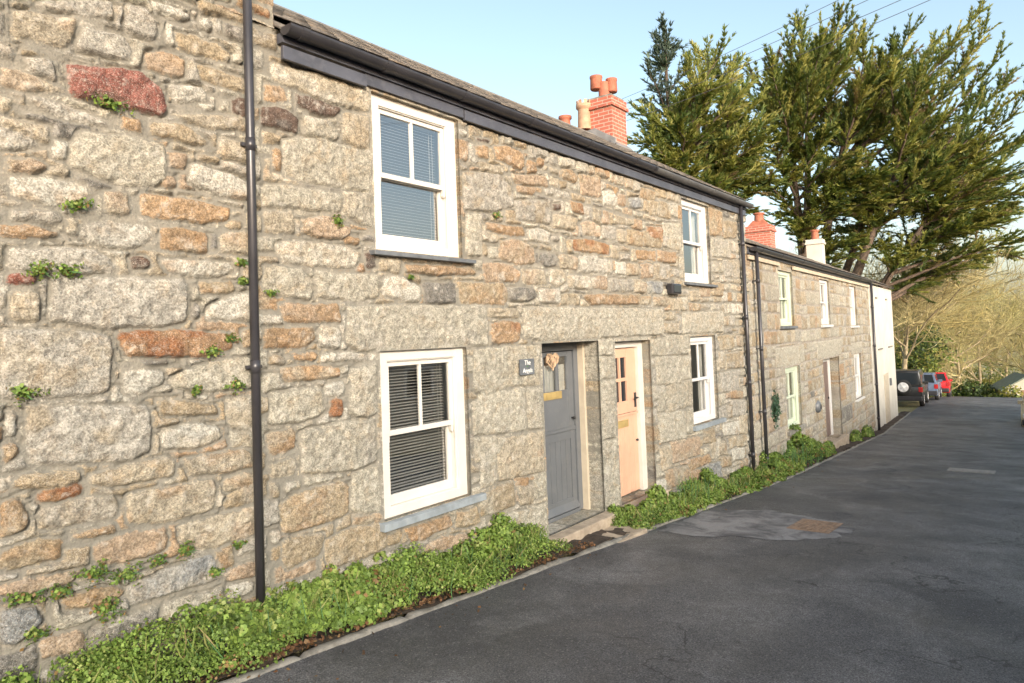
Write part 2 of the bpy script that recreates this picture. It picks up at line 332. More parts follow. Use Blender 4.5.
CROPS = [
(2.969, 0, 0, """G 120 0 330 0 332 55 250 50 180 35 115 15|C 38 35 150 40 225 60 205 130 195 140 120 125 40 95|G 250 85 360 105 390 150 380 180 230 148|G 375 15 430 25 465 70 462 110 440 120 375 85
W 455 5 520 20 570 55 540 60 470 30|T 590 0 735 0 740 70 600 35|W 595 50 625 60 625 92 595 85|K 670 70 735 95 740 140 665 100|T 525 95 600 115 685 160 680 185 535 145|P 440 155 500 155 550 180 540 230 430 200
T 590 190 735 240 735 275 600 240|X 200 190 330 205 420 215 480 270 495 320 480 343 400 330 300 310 215 285|W 505 250 600 265 615 300 520 300|D 690 292 735 295 738 350 692 335|C 0 200 60 210 195 275 100 275 0 260
G 75 170 150 175 160 240 85 215|T 0 290 40 300 30 330 0 330|G 85 290 180 310 330 370 310 375 180 350 90 310|C 0 345 140 380 140 425 0 370|G 0 378 100 410 110 435 0 445|W 155 415 195 425 190 475 152 460|P 20 475 110 475 140 495 100 515 25 505
O 360 345 415 355 415 395 362 380|T 445 365 540 370 615 420 600 435 450 400|L 230 395 400 410 490 440 490 530 470 550 380 555 280 525 205 490 215 420|C 520 340 640 340 740 360 740 390 600 380|C 650 410 735 430 740 490 655 460
P 500 455 555 460 550 500 500 490|T 585 460 650 465 655 480 590 475|P 490 520 525 525 520 555 485 550|W 575 490 680 515 740 540 738 595 640 580 565 540|W 30 530 120 525 250 555 260 590 180 610 35 585|C 310 572 375 575 378 640 312 632
O 418 578 560 590 680 620 675 655 600 665 415 640|G 35 625 170 630 180 655 40 650"""),
(2.969, 0, 220, """O 0 15 100 15 180 40 100 52 0 48|G 240 15 300 5 430 20 455 55 400 85 300 80 240 50|O 475 25 600 35 620 50 615 98 480 85|C 650 45 740 35 742 110 655 95|G 25 85 150 80 270 90 330 120 338 150 240 160 25 140|D 385 115 430 112 445 130 430 145 388 142
W 480 118 600 120 680 130 690 155 600 172 490 145|M 25 160 95 158 110 175 95 190 25 188|G 155 170 540 175 555 190 548 305 300 320 150 300|C 30 215 110 212 118 300 30 298|T 590 185 690 185 695 215 600 215|K 575 250 592 248 588 290 572 290
W 620 260 680 230 745 215 745 300 620 290|G 0 330 310 335 328 350 325 500 300 515 0 530|R 350 340 430 325 600 330 680 345 690 380 620 405 370 405|K 420 420 500 418 500 430 430 432|W 368 455 480 450 487 480 400 525 368 510
L 510 470 600 430 745 405 748 500 620 510 520 500|O 720 330 745 325 745 375 720 375|T 470 540 500 535 640 548 650 580 480 580|C 675 535 745 525 755 625 685 615|G 80 555 440 550 448 650 440 690 390 715 100 725 80 700|W 480 630 560 605 650 612 660 640 600 675 485 678
W 20 570 45 570 45 640 20 640|O 10 665 50 665 50 700 10 720"""),
(2.93, 0, 450, """T 35 100 60 75 230 60 238 75 235 95 120 110 40 115|R 105 135 130 115 235 100 237 130 130 152|C 268 75 350 50 500 17 515 30 510 72 350 105 270 100|C 540 30 700 0 735 5 738 50 560 75|C 375 135 480 110 620 85 632 95 625 170 480 215 380 215 372 190
C 655 85 740 65 750 95 680 120 655 115|T 660 150 690 120 750 95 750 150 660 168|O 0 150 50 148 85 190 80 230 0 260|T 120 180 200 150 330 140 348 150 340 190 130 235 118 215|T 0 300 120 265 180 265 182 310 60 345 0 345|P 280 280 360 245 480 232 492 270 470 300 330 335 275 330
C 525 225 700 175 750 165 750 240 600 295 530 270|T 215 250 330 215 340 235 240 260|T 180 440 270 405 350 400 372 415 330 445 190 470|B 385 400 500 345 620 310 640 380 560 400 440 440 390 455|P 650 360 750 325 750 370 670 385|P 0 400 150 365 240 350 200 390 60 430 0 430
B 0 480 100 460 120 500 40 570 0 570|P 120 560 240 525 245 580 120 615"""),
(2.969, 250, 0, """C 60 190 200 215 350 260 350 330 250 310 70 240|O 40 250 100 265 110 300 60 305 40 295|D 133 285 200 295 268 325 255 348 180 335 135 310|D 35 318 100 325 145 355 140 395 60 375 35 370|L 160 345 230 355 265 400 250 415 165 400|C 280 335 350 345 350 445 300 435 275 410
T 40 390 85 405 85 425 40 425|L 95 415 200 410 355 450 355 570 240 555 100 520|O 65 440 90 455 90 510 65 505|L 40 550 150 555 270 580 270 625 40 615|L 275 570 355 580 358 680 280 640|C 40 630 130 635 130 690 40 690|P 155 650 230 640 300 680 290 705 190 705 155 690"""),
(2.969, 250, 220, """O 280 50 325 55 320 72 285 68|C 80 75 130 60 300 80 330 100 310 140 200 140 90 120|D 340 100 365 98 372 140 345 145|L 40 140 150 145 185 180 180 235 60 220 40 200|L 195 155 380 165 382 225 330 240 200 228|C 385 115 445 120 440 160 385 150
O 460 130 560 135 650 140 670 160 560 165 465 155|W 395 175 440 165 505 200 500 245 400 225|K 515 188 605 188 610 247 518 247|T 620 185 755 190 755 250 625 245|P 690 130 755 130 755 185 695 180|O 90 250 260 250 270 300 100 300|O 42 325 190 318 195 350 170 375 45 378
W 210 318 255 315 268 345 262 380 208 375|L 290 255 700 255 705 370 500 375 320 388 288 365|C 708 262 755 262 755 285 708 285|O 712 308 755 305 758 365 715 362|O 125 395 200 395 195 415 130 412|W 218 398 280 392 370 400 360 415 220 420|T 60 400 105 405 100 425 60 425
O 95 440 190 430 265 440 265 465 110 480|L 300 445 370 420 372 575 345 590 295 575|W 225 490 275 480 278 520 228 520|R 237 535 270 530 272 585 240 585|L 60 515 200 495 215 510 220 570 200 590 60 610|L 150 630 305 595 370 590 372 720 300 745 155 750|O 50 640 130 620 132 680 60 700
L 665 385 755 380 757 500 700 520 665 510|L 660 545 700 520 757 520 757 600 665 640|L 665 648 757 640 757 683 668 720"""),
(4.017, 250, 440, """C 80 100 175 75 180 135 85 150|T 125 250 200 210 370 162 392 180 395 290 360 310 230 345 150 378 130 370|L 415 135 510 110 520 280 460 295 410 280|T 130 410 295 372 300 400 275 460 150 515 135 480|T 310 400 400 355 520 335 550 370 550 430 470 470 320 512 300 470
C 415 310 520 295 525 320 420 340|T 555 385 610 365 600 410 560 425|O 625 360 700 335 800 300 810 345 760 370 650 410|T 830 300 910 270 924 330 880 350 825 350|P 700 430 760 395 860 375 890 395 800 430 710 450|P 620 450 665 440 665 490 640 480|T 75 180 115 175 115 225 80 230"""),
(3.795, 480, 220, """O 25 10 160 30 170 60 120 62 25 35|W 178 40 225 30 260 50 258 90 185 78|P 385 10 430 5 455 25 455 65 390 55|G 465 20 515 25 515 75 465 70|C 520 35 548 40 548 85 525 85|P 75 80 150 75 200 110 205 165 140 170 75 145|K 220 130 260 122 292 140 290 175 250 178 222 155
P 10 165 100 165 150 195 145 235 15 232|C 155 185 240 190 255 245 160 240|C 265 190 315 185 325 235 290 255 262 235|W 375 137 445 140 445 200 378 195|G 448 145 500 155 500 205 450 200|C 300 130 365 140 365 190 305 180|O 350 75 420 75 490 95 490 130 420 125 350 110
W 510 160 552 160 552 205 515 205|C 558 165 600 165 602 210 560 210|P 610 165 655 170 655 220 612 218|G 660 165 718 170 720 230 662 225|T 555 35 615 45 615 100 558 92|T 620 40 685 45 688 105 622 100|G 693 10 759 20 759 110 695 100|O 590 115 665 120 665 155 595 145
O 670 115 740 122 740 165 672 155|P 420 220 480 210 480 265 425 255|C 330 210 415 215 415 265 335 255|G 488 225 580 225 580 270 490 270|C 585 225 625 232 625 275 590 275|B 632 235 690 235 690 280 635 275|K 108 260 200 258 212 290 190 308 110 303
W 220 265 298 262 298 315 225 312|C 305 280 380 280 380 320 310 318|O 395 285 470 280 600 285 605 318 420 320|C 610 290 648 288 648 320 612 320|C 655 292 710 292 712 325 658 325|P 5 250 100 255 100 310 5 320|L 165 335 210 330 685 338 692 355 690 435 460 448 220 458 165 445
C 25 340 140 335 150 370 30 365|O 45 395 100 380 150 390 148 455 120 468 45 465|L 0 490 45 485 50 590 0 590|L 52 485 222 478 222 625 55 632|C 0 365 18 370 18 450 0 455|T 700 350 740 355 740 380 700 378|C 700 390 750 395 750 430 702 425|L 705 440 759 440 759 510 705 512
L 442 452 500 452 500 513 442 513|L 428 523 476 520 478 600 432 603|L 482 520 503 520 506 600 484 602|L 650 455 700 450 700 515 655 515|L 665 525 759 520 759 620 670 625|L 650 630 705 628 705 683 652 683"""),
(3.796, 480, 380, """L 0 55 170 30 178 185 40 205 0 205|L 182 30 232 30 236 180 185 185|C 60 225 235 195 240 345 70 385|L 0 220 55 225 60 390 0 410|T 0 440 125 380 130 480 0 520|O 135 375 185 370 180 400 140 400|L 205 360 243 350 245 440 210 450|C 140 405 200 400 200 465 150 475|L 80 520 245 470 250 580 90 560
L 455 5 510 0 514 213 460 228|L 460 235 516 225 518 298 462 303|L 455 310 523 305 528 480 460 480|L 675 130 775 115 780 220 685 240|L 785 110 805 105 808 200 785 205|C 680 260 720 245 725 330 690 345|P 725 235 830 215 835 280 730 320|C 700 345 785 325 790 390 710 410
O 790 320 870 280 875 310 800 345|O 790 355 855 350 855 395 795 395|T 845 195 885 185 890 235 850 240|C 875 235 911 220 911 290 880 300|B 860 320 911 310 911 380 870 390"""),
(4.27, 450, 120, """D 110 75 170 90 160 100 115 85|O 110 110 160 115 165 165 115 155|O 190 115 250 112 310 150 312 205 290 210 195 165|O 370 165 400 170 395 200 370 190|O 475 215 510 212 540 245 530 270 480 245|O 615 205 675 215 675 250 620 240|C 120 175 220 205 230 235 130 215
G 55 225 200 230 265 290 265 370 200 390 60 380|P 260 230 400 240 420 285 270 270|O 280 285 360 285 350 320 285 305|G 280 345 400 345 430 380 430 445 280 420|D 435 360 470 360 470 380 440 382|O 510 345 560 360 570 405 520 385|P 550 235 640 245 645 330 560 320
W 650 305 690 300 710 330 700 370 650 360|P 715 315 750 320 745 370 715 365|B 760 335 820 335 820 375 765 375|L 70 400 130 405 130 580 70 580|C 440 400 540 420 530 470 440 460|C 700 405 780 425 780 450 700 440"""),
(4.27, 640, 170, """T 30 130 110 140 130 210 40 190|L 95 225 170 230 172 345 100 325|O 30 240 90 250 90 325 30 315|T 0 75 60 90 60 130 0 120|L 300 290 385 300 385 375 305 370|G 355 385 425 385 425 460 360 455|T 290 160 350 180 345 280 295 280|T 355 215 410 225 410 290 360 290
L 178 610 350 605 352 692 180 700|T 310 480 355 485 350 540 305 535|P 250 500 300 505 300 540 260 540|C 120 550 200 545 205 600 130 600"""),
(4.015, 640, 320, """L 105 65 190 60 192 135 105 140|L 65 150 155 145 158 240 70 250|L 160 150 195 145 200 235 165 240|L 105 265 205 240 210 340 110 370|L 65 270 100 265 102 365 70 370|T 310 65 375 60 375 115 320 120|C 385 65 412 65 412 105 388 105|G 320 215 390 200 395 280 325 290
C 312 130 340 125 340 190 318 195|T 345 135 410 125 412 190 350 195|W 330 420 395 405 395 460 335 465|C 395 380 430 375 430 455 400 455|G 365 325 420 320 420 385 370 385|O 360 285 410 285 410 315 365 315|C 280 500 340 490 345 540 290 550|O 200 560 275 545 275 580 205 590
O 190 610 250 600 255 645 195 650|B 260 590 320 575 330 640 270 650|T 385 470 425 460 428 505 390 510|W 365 520 415 510 415 555 370 565|T 330 550 365 550 365 585 330 590|T 250 450 300 440 300 480 255 490|W 355 600 400 585 400 620 360 625"""),
]
TRACED = []
for sc, ox, oy, txt in CROPS:
    for it in txt.replace('\n', '|').split('|'):
        q = it.split()
        if len(q) < 7: continue
        n = [float(v) for v in q[1:]]
        TRACED.append((q[0], [wp(ox+n[i]/sc, oy+n[i+1]/sc) for i in range(0, len(n), 2)]))

def hull(pts):
    pts = sorted(set(pts)); c = lambda o, a, b: (a[0]-o[0])*(b[1]-o[1])-(a[1]-o[1])*(b[0]-o[0])
    lo, up = [], []
    for p in pts:
        while len(lo) > 1 and c(lo[-2], lo[-1], p) <= 0: lo.pop()
        lo.append(p)
    for p in pts[::-1]:
        while len(up) > 1 and c(up[-2], up[-1], p) <= 0: up.pop()
        up.append(p)
    return lo[:-1]+up[:-1]                                     # counter-clockwise

def stone_field(U, V, traced, seed, hrow=(0.075, 0.19), wrow=(0.10, 0.46), pal='GGGCCCTTTOOPWLLLR', joint=0.012, jit=0.10):
    """inside-distance to the nearest stone, its colour and a random per-stone number, at every (u, v)"""
    rs = np.random.default_rng(seed)
    sh = U.shape; u = U.ravel(); v = V.ravel()
    wu = u + 0.016*fbm(u*7, v*7, seed+1) + 0.010*fbm(u*21, v*21, seed+2); wv = v + 0.016*fbm(u*7, v*7, seed+3) + 0.010*fbm(u*21, v*21, seed+4)
    D = np.full(u.size, -9.0); Cc = np.zeros((u.size, 3)); ID = np.zeros(u.size)
    MIXN = fbm(u*5.5, v*8, seed+41, 4)
    # traced stones
    for cc, pts in traced:
        H = hull(pts); a = np.array(H); b = np.roll(a, -1, 0)
        lo, hi = a.min(0)-0.06, a.max(0)+0.06
        ix = np.nonzero((wu > lo[0]) & (wu < hi[0]) & (wv > lo[1]) & (wv < hi[1]))[0]
        if not len(ix): continue
        e = b-a; L = np.hypot(e[:, 0], e[:, 1])+1e-9
        dd = (e[:, 0, None]*(wv[ix]-a[:, 1, None]) - e[:, 1, None]*(wu[ix]-a[:, 0, None]))/L[:, None]
        kk = 110.0; mn = dd.min(0); s = mn - np.log(np.exp(-kk*(dd-mn)).sum(0))/kk + 0.006
        better = s > D[ix]; j = ix[better]
        D[j] = s[better]; base = np.array(SC[cc])*(1+rs.uniform(-jit, jit)); al = ALT[cc]; alt = np.array(SC[al[rs.integers(len(al))]])
        mxs = np.clip((MIXN[j]+rs.uniform(-.22, .12))*3.2, 0, 1)[:, None]*.7; Cc[j] = base*(1-mxs)+alt*mxs; ID[j] = rs.random()
    # random coursed rubble between them
    v2 = wv + 0.045*fbm(u*0.9, v*0.35, seed+5, 2); lo, hi = v2.min()-0.1, v2.max()+0.3
    edges = [lo]
    while edges[-1] < hi: edges.append(edges[-1]+rs.uniform(*hrow))
    edges = np.array(edges); row = np.clip(np.searchsorted(edges, v2)-1, 0, len(edges)-2)
    order = np.argsort(row, kind='stable'); cuts = np.searchsorted(row[order], np.arange(len(edges)))
    DF = np.empty(u.size); CF = np.zeros((u.size, 3)); IF = np.zeros(u.size); u_lo, u_hi = wu.min()-0.5, wu.max()+0.5
    for r in range(len(edges)-1):
        ix = order[cuts[r]:cuts[r+1]]
        if not len(ix): continue
        js = [u_lo+rs.uniform(0, 0.3)]; hgt = edges[r+1]-edges[r]
        while js[-1] < u_hi: js.append(js[-1]+rs.uniform(max(wrow[0], hgt*0.7), wrow[1]*(0.6+0.4*hgt/hrow[1])))
        js = np.array(js); k = np.clip(np.searchsorted(js, wu[ix])-1, 0, len(js)-2); n = len(js)
        x0, x1 = js[k], js[k+1]; y0 = np.full(len(ix), edges[r]); y1 = np.full(len(ix), edges[r+1])
        split = (rs.random(n) < 0.12)[k] & (hgt > 0.115); sp = (edges[r]+hgt*rs.uniform(0.35, 0.65, n))[k]; upper = v2[ix] > sp
        y0 = np.where(split & upper, sp, y0); y1 = np.where(split & ~upper, sp, y1)
        sid = (k*2+(split & upper)).astype(int); jt = rs.uniform(0.0, 0.022, (2*n+2, 4))
        x0 = x0+joint*0.5+jt[sid, 0]*0.25; x1 = x1-joint*0.5-jt[sid, 1]*0.25; y0 = y0+joint*0.5+jt[sid, 2]*0.25; y1 = y1-joint*0.5-jt[sid, 3]*0.25
        tilt = rs.uniform(-0.10, 0.10, 2*n+2)[sid]; vv = v2[ix]+tilt*(wu[ix]-(x0+x1)/2)*0.6
        hx, hy = np.maximum((x1-x0)/2, 0.01), np.maximum((y1-y0)/2, 0.01); rad = np.minimum(np.minimum(hx, hy), 0.026)
        qx = np.abs(wu[ix]-(x0+x1)/2)-hx+rad; qy = np.abs(vv-(y0+y1)/2)-hy+rad
        DF[ix] = -(np.hypot(np.maximum(qx, 0), np.maximum(qy, 0))+np.minimum(np.maximum(qx, qy), 0)-rad)
        pk = [pal[i] for i in rs.integers(0, len(pal), 2*n+2)]; pc = np.array([SC[q] for q in pk])*(1+rs.uniform(-0.15, 0.15, (2*n+2, 1))); pa = np.array([SC[ALT[q][rs.integers(len(ALT[q]))]] for q in pk])
        mxs = np.clip((MIXN[ix]+rs.uniform(-.22, .12, 2*n+2)[sid])*3.2, 0, 1)[:, None]*.85; CF[ix] = pc[sid]*(1-mxs)+pa[sid]*mxs; IF[ix] = rs.random(2*n+2)[sid]
    DF = np.minimum(DF, -D-joint*0.8)-0.009
    f = DF > D
    D = np.where(f, DF, D); Cc[f] = CF[f]; ID[f] = IF[f]
    return D.reshape(sh), Cc.reshape(*sh, 3), ID.reshape(sh)

def axis(lo, hi, step0, step1, snaps):
    xs = [lo]
    while xs[-1] < hi: xs.append(xs[-1]+step0+(step1-step0)*(xs[-1]-lo)/(hi-lo))
    xs = np.array(xs); xs[-1] = hi
    for sn in snaps:
        i = int(np.argmin(abs(xs-sn))); xs[i] = sn
    return np.unique(xs)

def stone_relief(U, V, D, ID, seed, amp=1.0):
    t = np.clip((D+.005)/0.021, 0, 1); prof = t*t*(3-2*t)
    h = prof*(0.009+0.024*ID) + np.clip(D, 0, .12)*0.06
    rough = 0.016*fbm(U*8, V*8, seed+31, 2) + 0.020*(0.25-np.abs(fbm(U*17, V*21, seed+32, 2))) + 0.010*fbm(U*42, V*42, seed+35, 2)
    h += prof*rough; h += (1-prof)*(0.006*fbm(U*16, V*16, seed+33, 2)+.003*fbm(U*50, V*50, seed+34, 1))
    h -= 0.026*np.clip(1-np.abs(D+.004)/.011, 0, 1)*np.clip(fbm(U*5, V*5, seed+36, 2)*5+.5, 0, 1)      # open joints in places
    return -h*amp                                              # towards -y, out of the wall

def wall_mesh(name, us, vs, Y, Cc, D, keep, openings, mat, parent):
    """heightfield wall with openings cut out and stone reveals running into the wall"""
    nu, nv = len(us), len(vs); idx = np.arange(nu*nv).reshape(nu, nv)
    U, V = np.meshgrid(us, vs, indexing='ij'); cu, cv = (us[1:]+us[:-1])/2, (vs[1:]+vs[:-1])/2
    CU, CV = np.meshgrid(cu, cv, indexing='ij'); ok = keep(CU, CV)
    for (a, b, c, d, dep) in openings: ok &= ~((CU > a) & (CU < b) & (CV > c) & (CV < d))
    q = np.stack([idx[:-1, :-1], idx[1:, :-1], idx[1:, 1:], idx[:-1, 1:]], -1)[ok]
    P = np.stack([U, Y, V], -1).reshape(-1, 3); CO = Cc.reshape(-1, 4); DI = D.ravel(); Q = [q]; Pn = [P]; Cn = [CO]; Dn = [DI]; base = len(P)
    for (a, b, c, d, dep) in openings:
        i0, i1 = int(np.argmin(abs(us-a))), int(np.argmin(abs(us-b))); j0, j1 = int(np.argmin(abs(vs-c))), int(np.argmin(abs(vs-d)))
        loop = [(i0, j) for j in range(j0, j1)]+[(i, j1) for i in range(i0, i1)]+[(i1, j) for j in range(j1, j0, -1)]+[(i, j0) for i in range(i1, i0, -1)]
        li = np.array([idx[i, j] for i, j in loop]); prev = li; m = len(li)
        for st in np.linspace(0, dep, max(2, int(dep/0.025)+1))[1:]:
            p = P[li].copy(); n1 = fbm(p[:, 0]*8+p[:, 2]*9, np.full(m, st*14), 77, 2)*0.006
            p[:, 1] = np.maximum(p[:, 1]*(1-st/dep), 0)*0 + st; cx, cz = (a+b)/2, (c+d)/2
            p[:, 0] += np.sign(p[:, 0]-cx)*n1*(np.abs(p[:, 0]-cx) > (b-a)/2-.005); p[:, 2] += np.sign(p[:, 2]-cz)*n1*(np.abs(p[:, 2]-cz) > (d-c)/2-.005)
            nw = base+np.arange(m); base += m; Pn.append(p); Cn.append(CO[li]); Dn.append(DI[li])
            Q.append(np.stack([prev, np.roll(prev, -1), np.roll(nw, -1), nw], -1)); prev = nw
    P = np.concatenate(Pn); Cn = np.concatenate(Cn); Dn = np.concatenate(Dn); Q = np.concatenate(Q)
    used = np.unique(Q); mp = np.full(len(P), -1); mp[used] = np.arange(len(used))
    return npmesh(name, P[used], mp[Q], mat, parent, Cn[used], True, Dn[used])

# ------------------------------------------------------------------ openings of the near row, metres on the wall plane
WIN = [(3.95, 5.04, 0.77, 2.105), (3.96, 5.05, -1.47, -0.08), (10.27, 11.36, 0.76, 2.07), (10.36, 11.40, -1.48, -0.10)]
GREY = (6.31, 7.53, -2.17, -0.085); ORNG = (7.95, 8.95, -2.19, -0.11)
OPEN1 = [(*w4, 0.14) for w4 in WIN] + [(*GREY, 0.34), (*ORNG, 0.26)]
S0, SM, S1 = -0.9, 3.0, 13.2
EAVE = 2.33
snU = [SM]+[o[0] for o in OPEN1]+[o[1] for o in OPEN1]; snV = [EAVE]+[o[2] for o in OPEN1]+[o[3] for o in OPEN1]
us = axis(S0, S1, 0.0115, 0.0185, snU); vs = axis(-3.1, EAVE, 0.012, 0.012, snV)
U, V = np.meshgrid(us, vs, indexing='ij')
D, Cc, ID = stone_field(U, V, TRACED, 5, hrow=(.11, .25), wrow=(.14, .50), pal='GGGGCCCCTTTOPWLLLLLLK')
Y = stone_relief(U, V, D, ID, 5)
def calm(Y, U, V, ops):
    for (a, b, c, d, dep) in ops:
        q = np.hypot(np.maximum(np.maximum(a-U, U-b), 0), np.maximum(np.maximum(c-V, V-d), 0)); w_ = np.clip(q/.10, .12, 1); Y = -.020+(Y+.020)*w_
    return Y
Y = calm(Y, U, V, OPEN1)
left_house = thing('stone_house', 'taller granite rubble house at the left edge with a black drainpipe', 'house', (1.2, 0, g(1.2)))
cottage = thing('stone_cottage', 'granite cottage with a grey and an orange front door under one long lintel', 'house', (8, 0, g(8)))
im = int(np.argmin(abs(us-SM))); C4 = np.concatenate([Cc, ID[..., None]], -1)
wall_mesh('wall', us[:im+1], vs, Y[:im+1], C4[:im+1], D[:im+1], lambda a, b: a > -99, [], 'rubble_stone', left_house)
wall_mesh('wall', us[im:], vs, Y[im:], C4[im:], D[im:], lambda a, b: a > -99, OPEN1, 'rubble_stone', cottage)
# upper wall of the left house carries on above the cottage eaves
us2 = axis(S0, SM+0.03, 0.014, 0.014, []); vs2 = axis(EAVE, 4.6, 0.014, 0.014, []); U2, V2 = np.meshgrid(us2, vs2, indexing='ij')
D2, C2, I2 = stone_field(U2, V2, [], 9); Y2 = stone_relief(U2, V2, D2, I2, 9)
wall_mesh('upper_wall', us2, vs2, Y2, np.concatenate([C2, I2[..., None]], -1), D2, lambda a, b: a > -99, [], 'rubble_stone', left_house)
vg = axis(EAVE-0.1, 4.6, 0.02, 0.02, []); yg = axis(-0.005, 5.2, 0.02, 0.04, []); UG, VG = np.meshgrid(yg, vg, indexing='ij')
DG, CG, IG = stone_field(UG, VG, [], 21); HG = -stone_relief(UG, VG, DG, IG, 21)
ng, mg = UG.shape; ii = np.arange(ng*mg).reshape(ng, mg)
npmesh('gable_wall', np.stack([SM+0.01+HG, UG, VG], -1), np.stack([ii[:-1, :-1], ii[1:, :-1], ii[1:, 1:], ii[:-1, 1:]], -1).reshape(-1, 4), 'rubble_stone', left_house, CG.reshape(-1, 3), True, DG.ravel())
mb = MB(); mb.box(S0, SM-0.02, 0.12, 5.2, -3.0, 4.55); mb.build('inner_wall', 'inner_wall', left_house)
def slate_roof(name, x0, x1, y0, z0, yr, zr, yb, zb, parent, seed=0, ncol=0.26, nrow=None):
    """front slope of real overlapping slates, plain back slope, both on a solid roof deck"""
    rs = np.random.default_rng(seed); L = math.hypot(yr-y0, zr-z0); nr = nrow or int(L/0.20); d = np.array([0, (yr-y0)/L, (zr-z0)/L]); nn = np.array([0, -d[2], d[1]])
    Vv, Q, Cl = [], [], []
    def slab(P, c):
        b = len(Vv); Vv.extend(P); Cl.extend([c]*8)
        Q.extend([[b, b+1, b+2, b+3], [b+7, b+6, b+5, b+4], [b, b+4, b+5, b+1], [b+1, b+5, b+6, b+2], [b+2, b+6, b+7, b+3], [b+3, b+7, b+4, b]])
    for r in range(nr):
        a0 = L*r/nr; a1 = min(L*(r+1)/nr+0.06, L); x = x0-(ncol/2 if r % 2 else 0)
        while x < x1:
            xa, xb = max(x, x0)+0.003, min(x+ncol, x1)-0.003; x += ncol
            if xb-xa < 0.03: continue
            sl = rs.uniform(-0.006, 0.010); th = 0.012; lift = 0.020+rs.uniform(0, 0.006); o = np.array([0, y0, z0]); c = np.array((0.115, 0.105, 0.095))*rs.uniform(0.65, 1.35)
            lo = [np.array([xa, 0, 0])+o+d*(a0+sl)+nn*lift, np.array([xb, 0, 0])+o+d*(a0+sl)+nn*lift, np.array([xb, 0, 0])+o+d*a1+nn*0.004, np.array([xa, 0, 0])+o+d*a1+nn*0.004]
            slab([p+nn*th for p in lo]+lo, c)
    for P in (([x0, y0+.02, z0-.05], [x1, y0+.02, z0-.05], [x1, yr, zr-.05], [x0, yr, zr-.05]), ([x0, yr, zr+.01], [x1, yr, zr+.01], [x1, yb, zb], [x0, yb, zb])):
        slab([np.array(p)+np.array([0, 0, .04]) for p in P]+[np.array(p) for p in P], np.array((0.11, 0.10, 0.09)))
    o = npmesh(name, np.array(Vv), np.array(Q), 'roof_slate', parent, np.array(Cl))
    mb = MB(); x = x0
    while x < x1-0.1:
        xe = min(x+0.45, x1); mb.prism([(x, yr-.13, zr-.045), (x, yr, zr+.055), (x, yr+.13, zr-.045), (x, yr+.11, zr-.07), (x, yr, zr+.03), (x, yr-.11, zr-.07)], (xe-x-0.008, 0, 0)); x = xe
    mb.build('ridge', 'concrete', o); return o
slate_roof('roof', S0-0.1, SM+0.02, -0.12, 4.55, 2.6, 6.1, 5.3, 4.5, left_house, 3)
roof = slate_roof('roof', SM+0.03, S1+0.06, -0.10, EAVE+0.03, 2.6, 3.97, 5.3, 2.35, cottage, 4)
# the shell behind the front: back wall, end walls, floor, ceiling
def shell(x0, x1, y0, y1, z0, z1, parent, gable=None, mat='inner_wall'):
    mb = MB(); t = 0.12
    mb.box(x0, x1, y1-t, y1, z0, z1); mb.box(x0, x0+t, y0, y1-t, z0, z1); mb.box(x1-t, x1, y0, y1-t, z0, z1); mb.box(x0+t, x1-t, y0, y1-t, z1-t, z1-.01); mb.box(x0+t, x1-t, y0, y1-t, z0, z0+t)
    mb.box(x0+t, x1-t, y0, y1-t, -0.02+(z0+z1)*0, 0.10)
    if gable: mb.prism([(x0, y0, z1), (x0, gable[0], gable[1]), (x0, y1, z1)], (t, 0, 0)); mb.prism([(x1-t, y0, z1), (x1-t, gable[0], gable[1]), (x1-t, y1, z1)], (t, 0, 0))
    return mb.build('inner_wall', mat, parent)
shell(SM+.03, S1-.01, 0.36, 5.2, -3.1, 2.3, cottage, (2.6, 3.88))
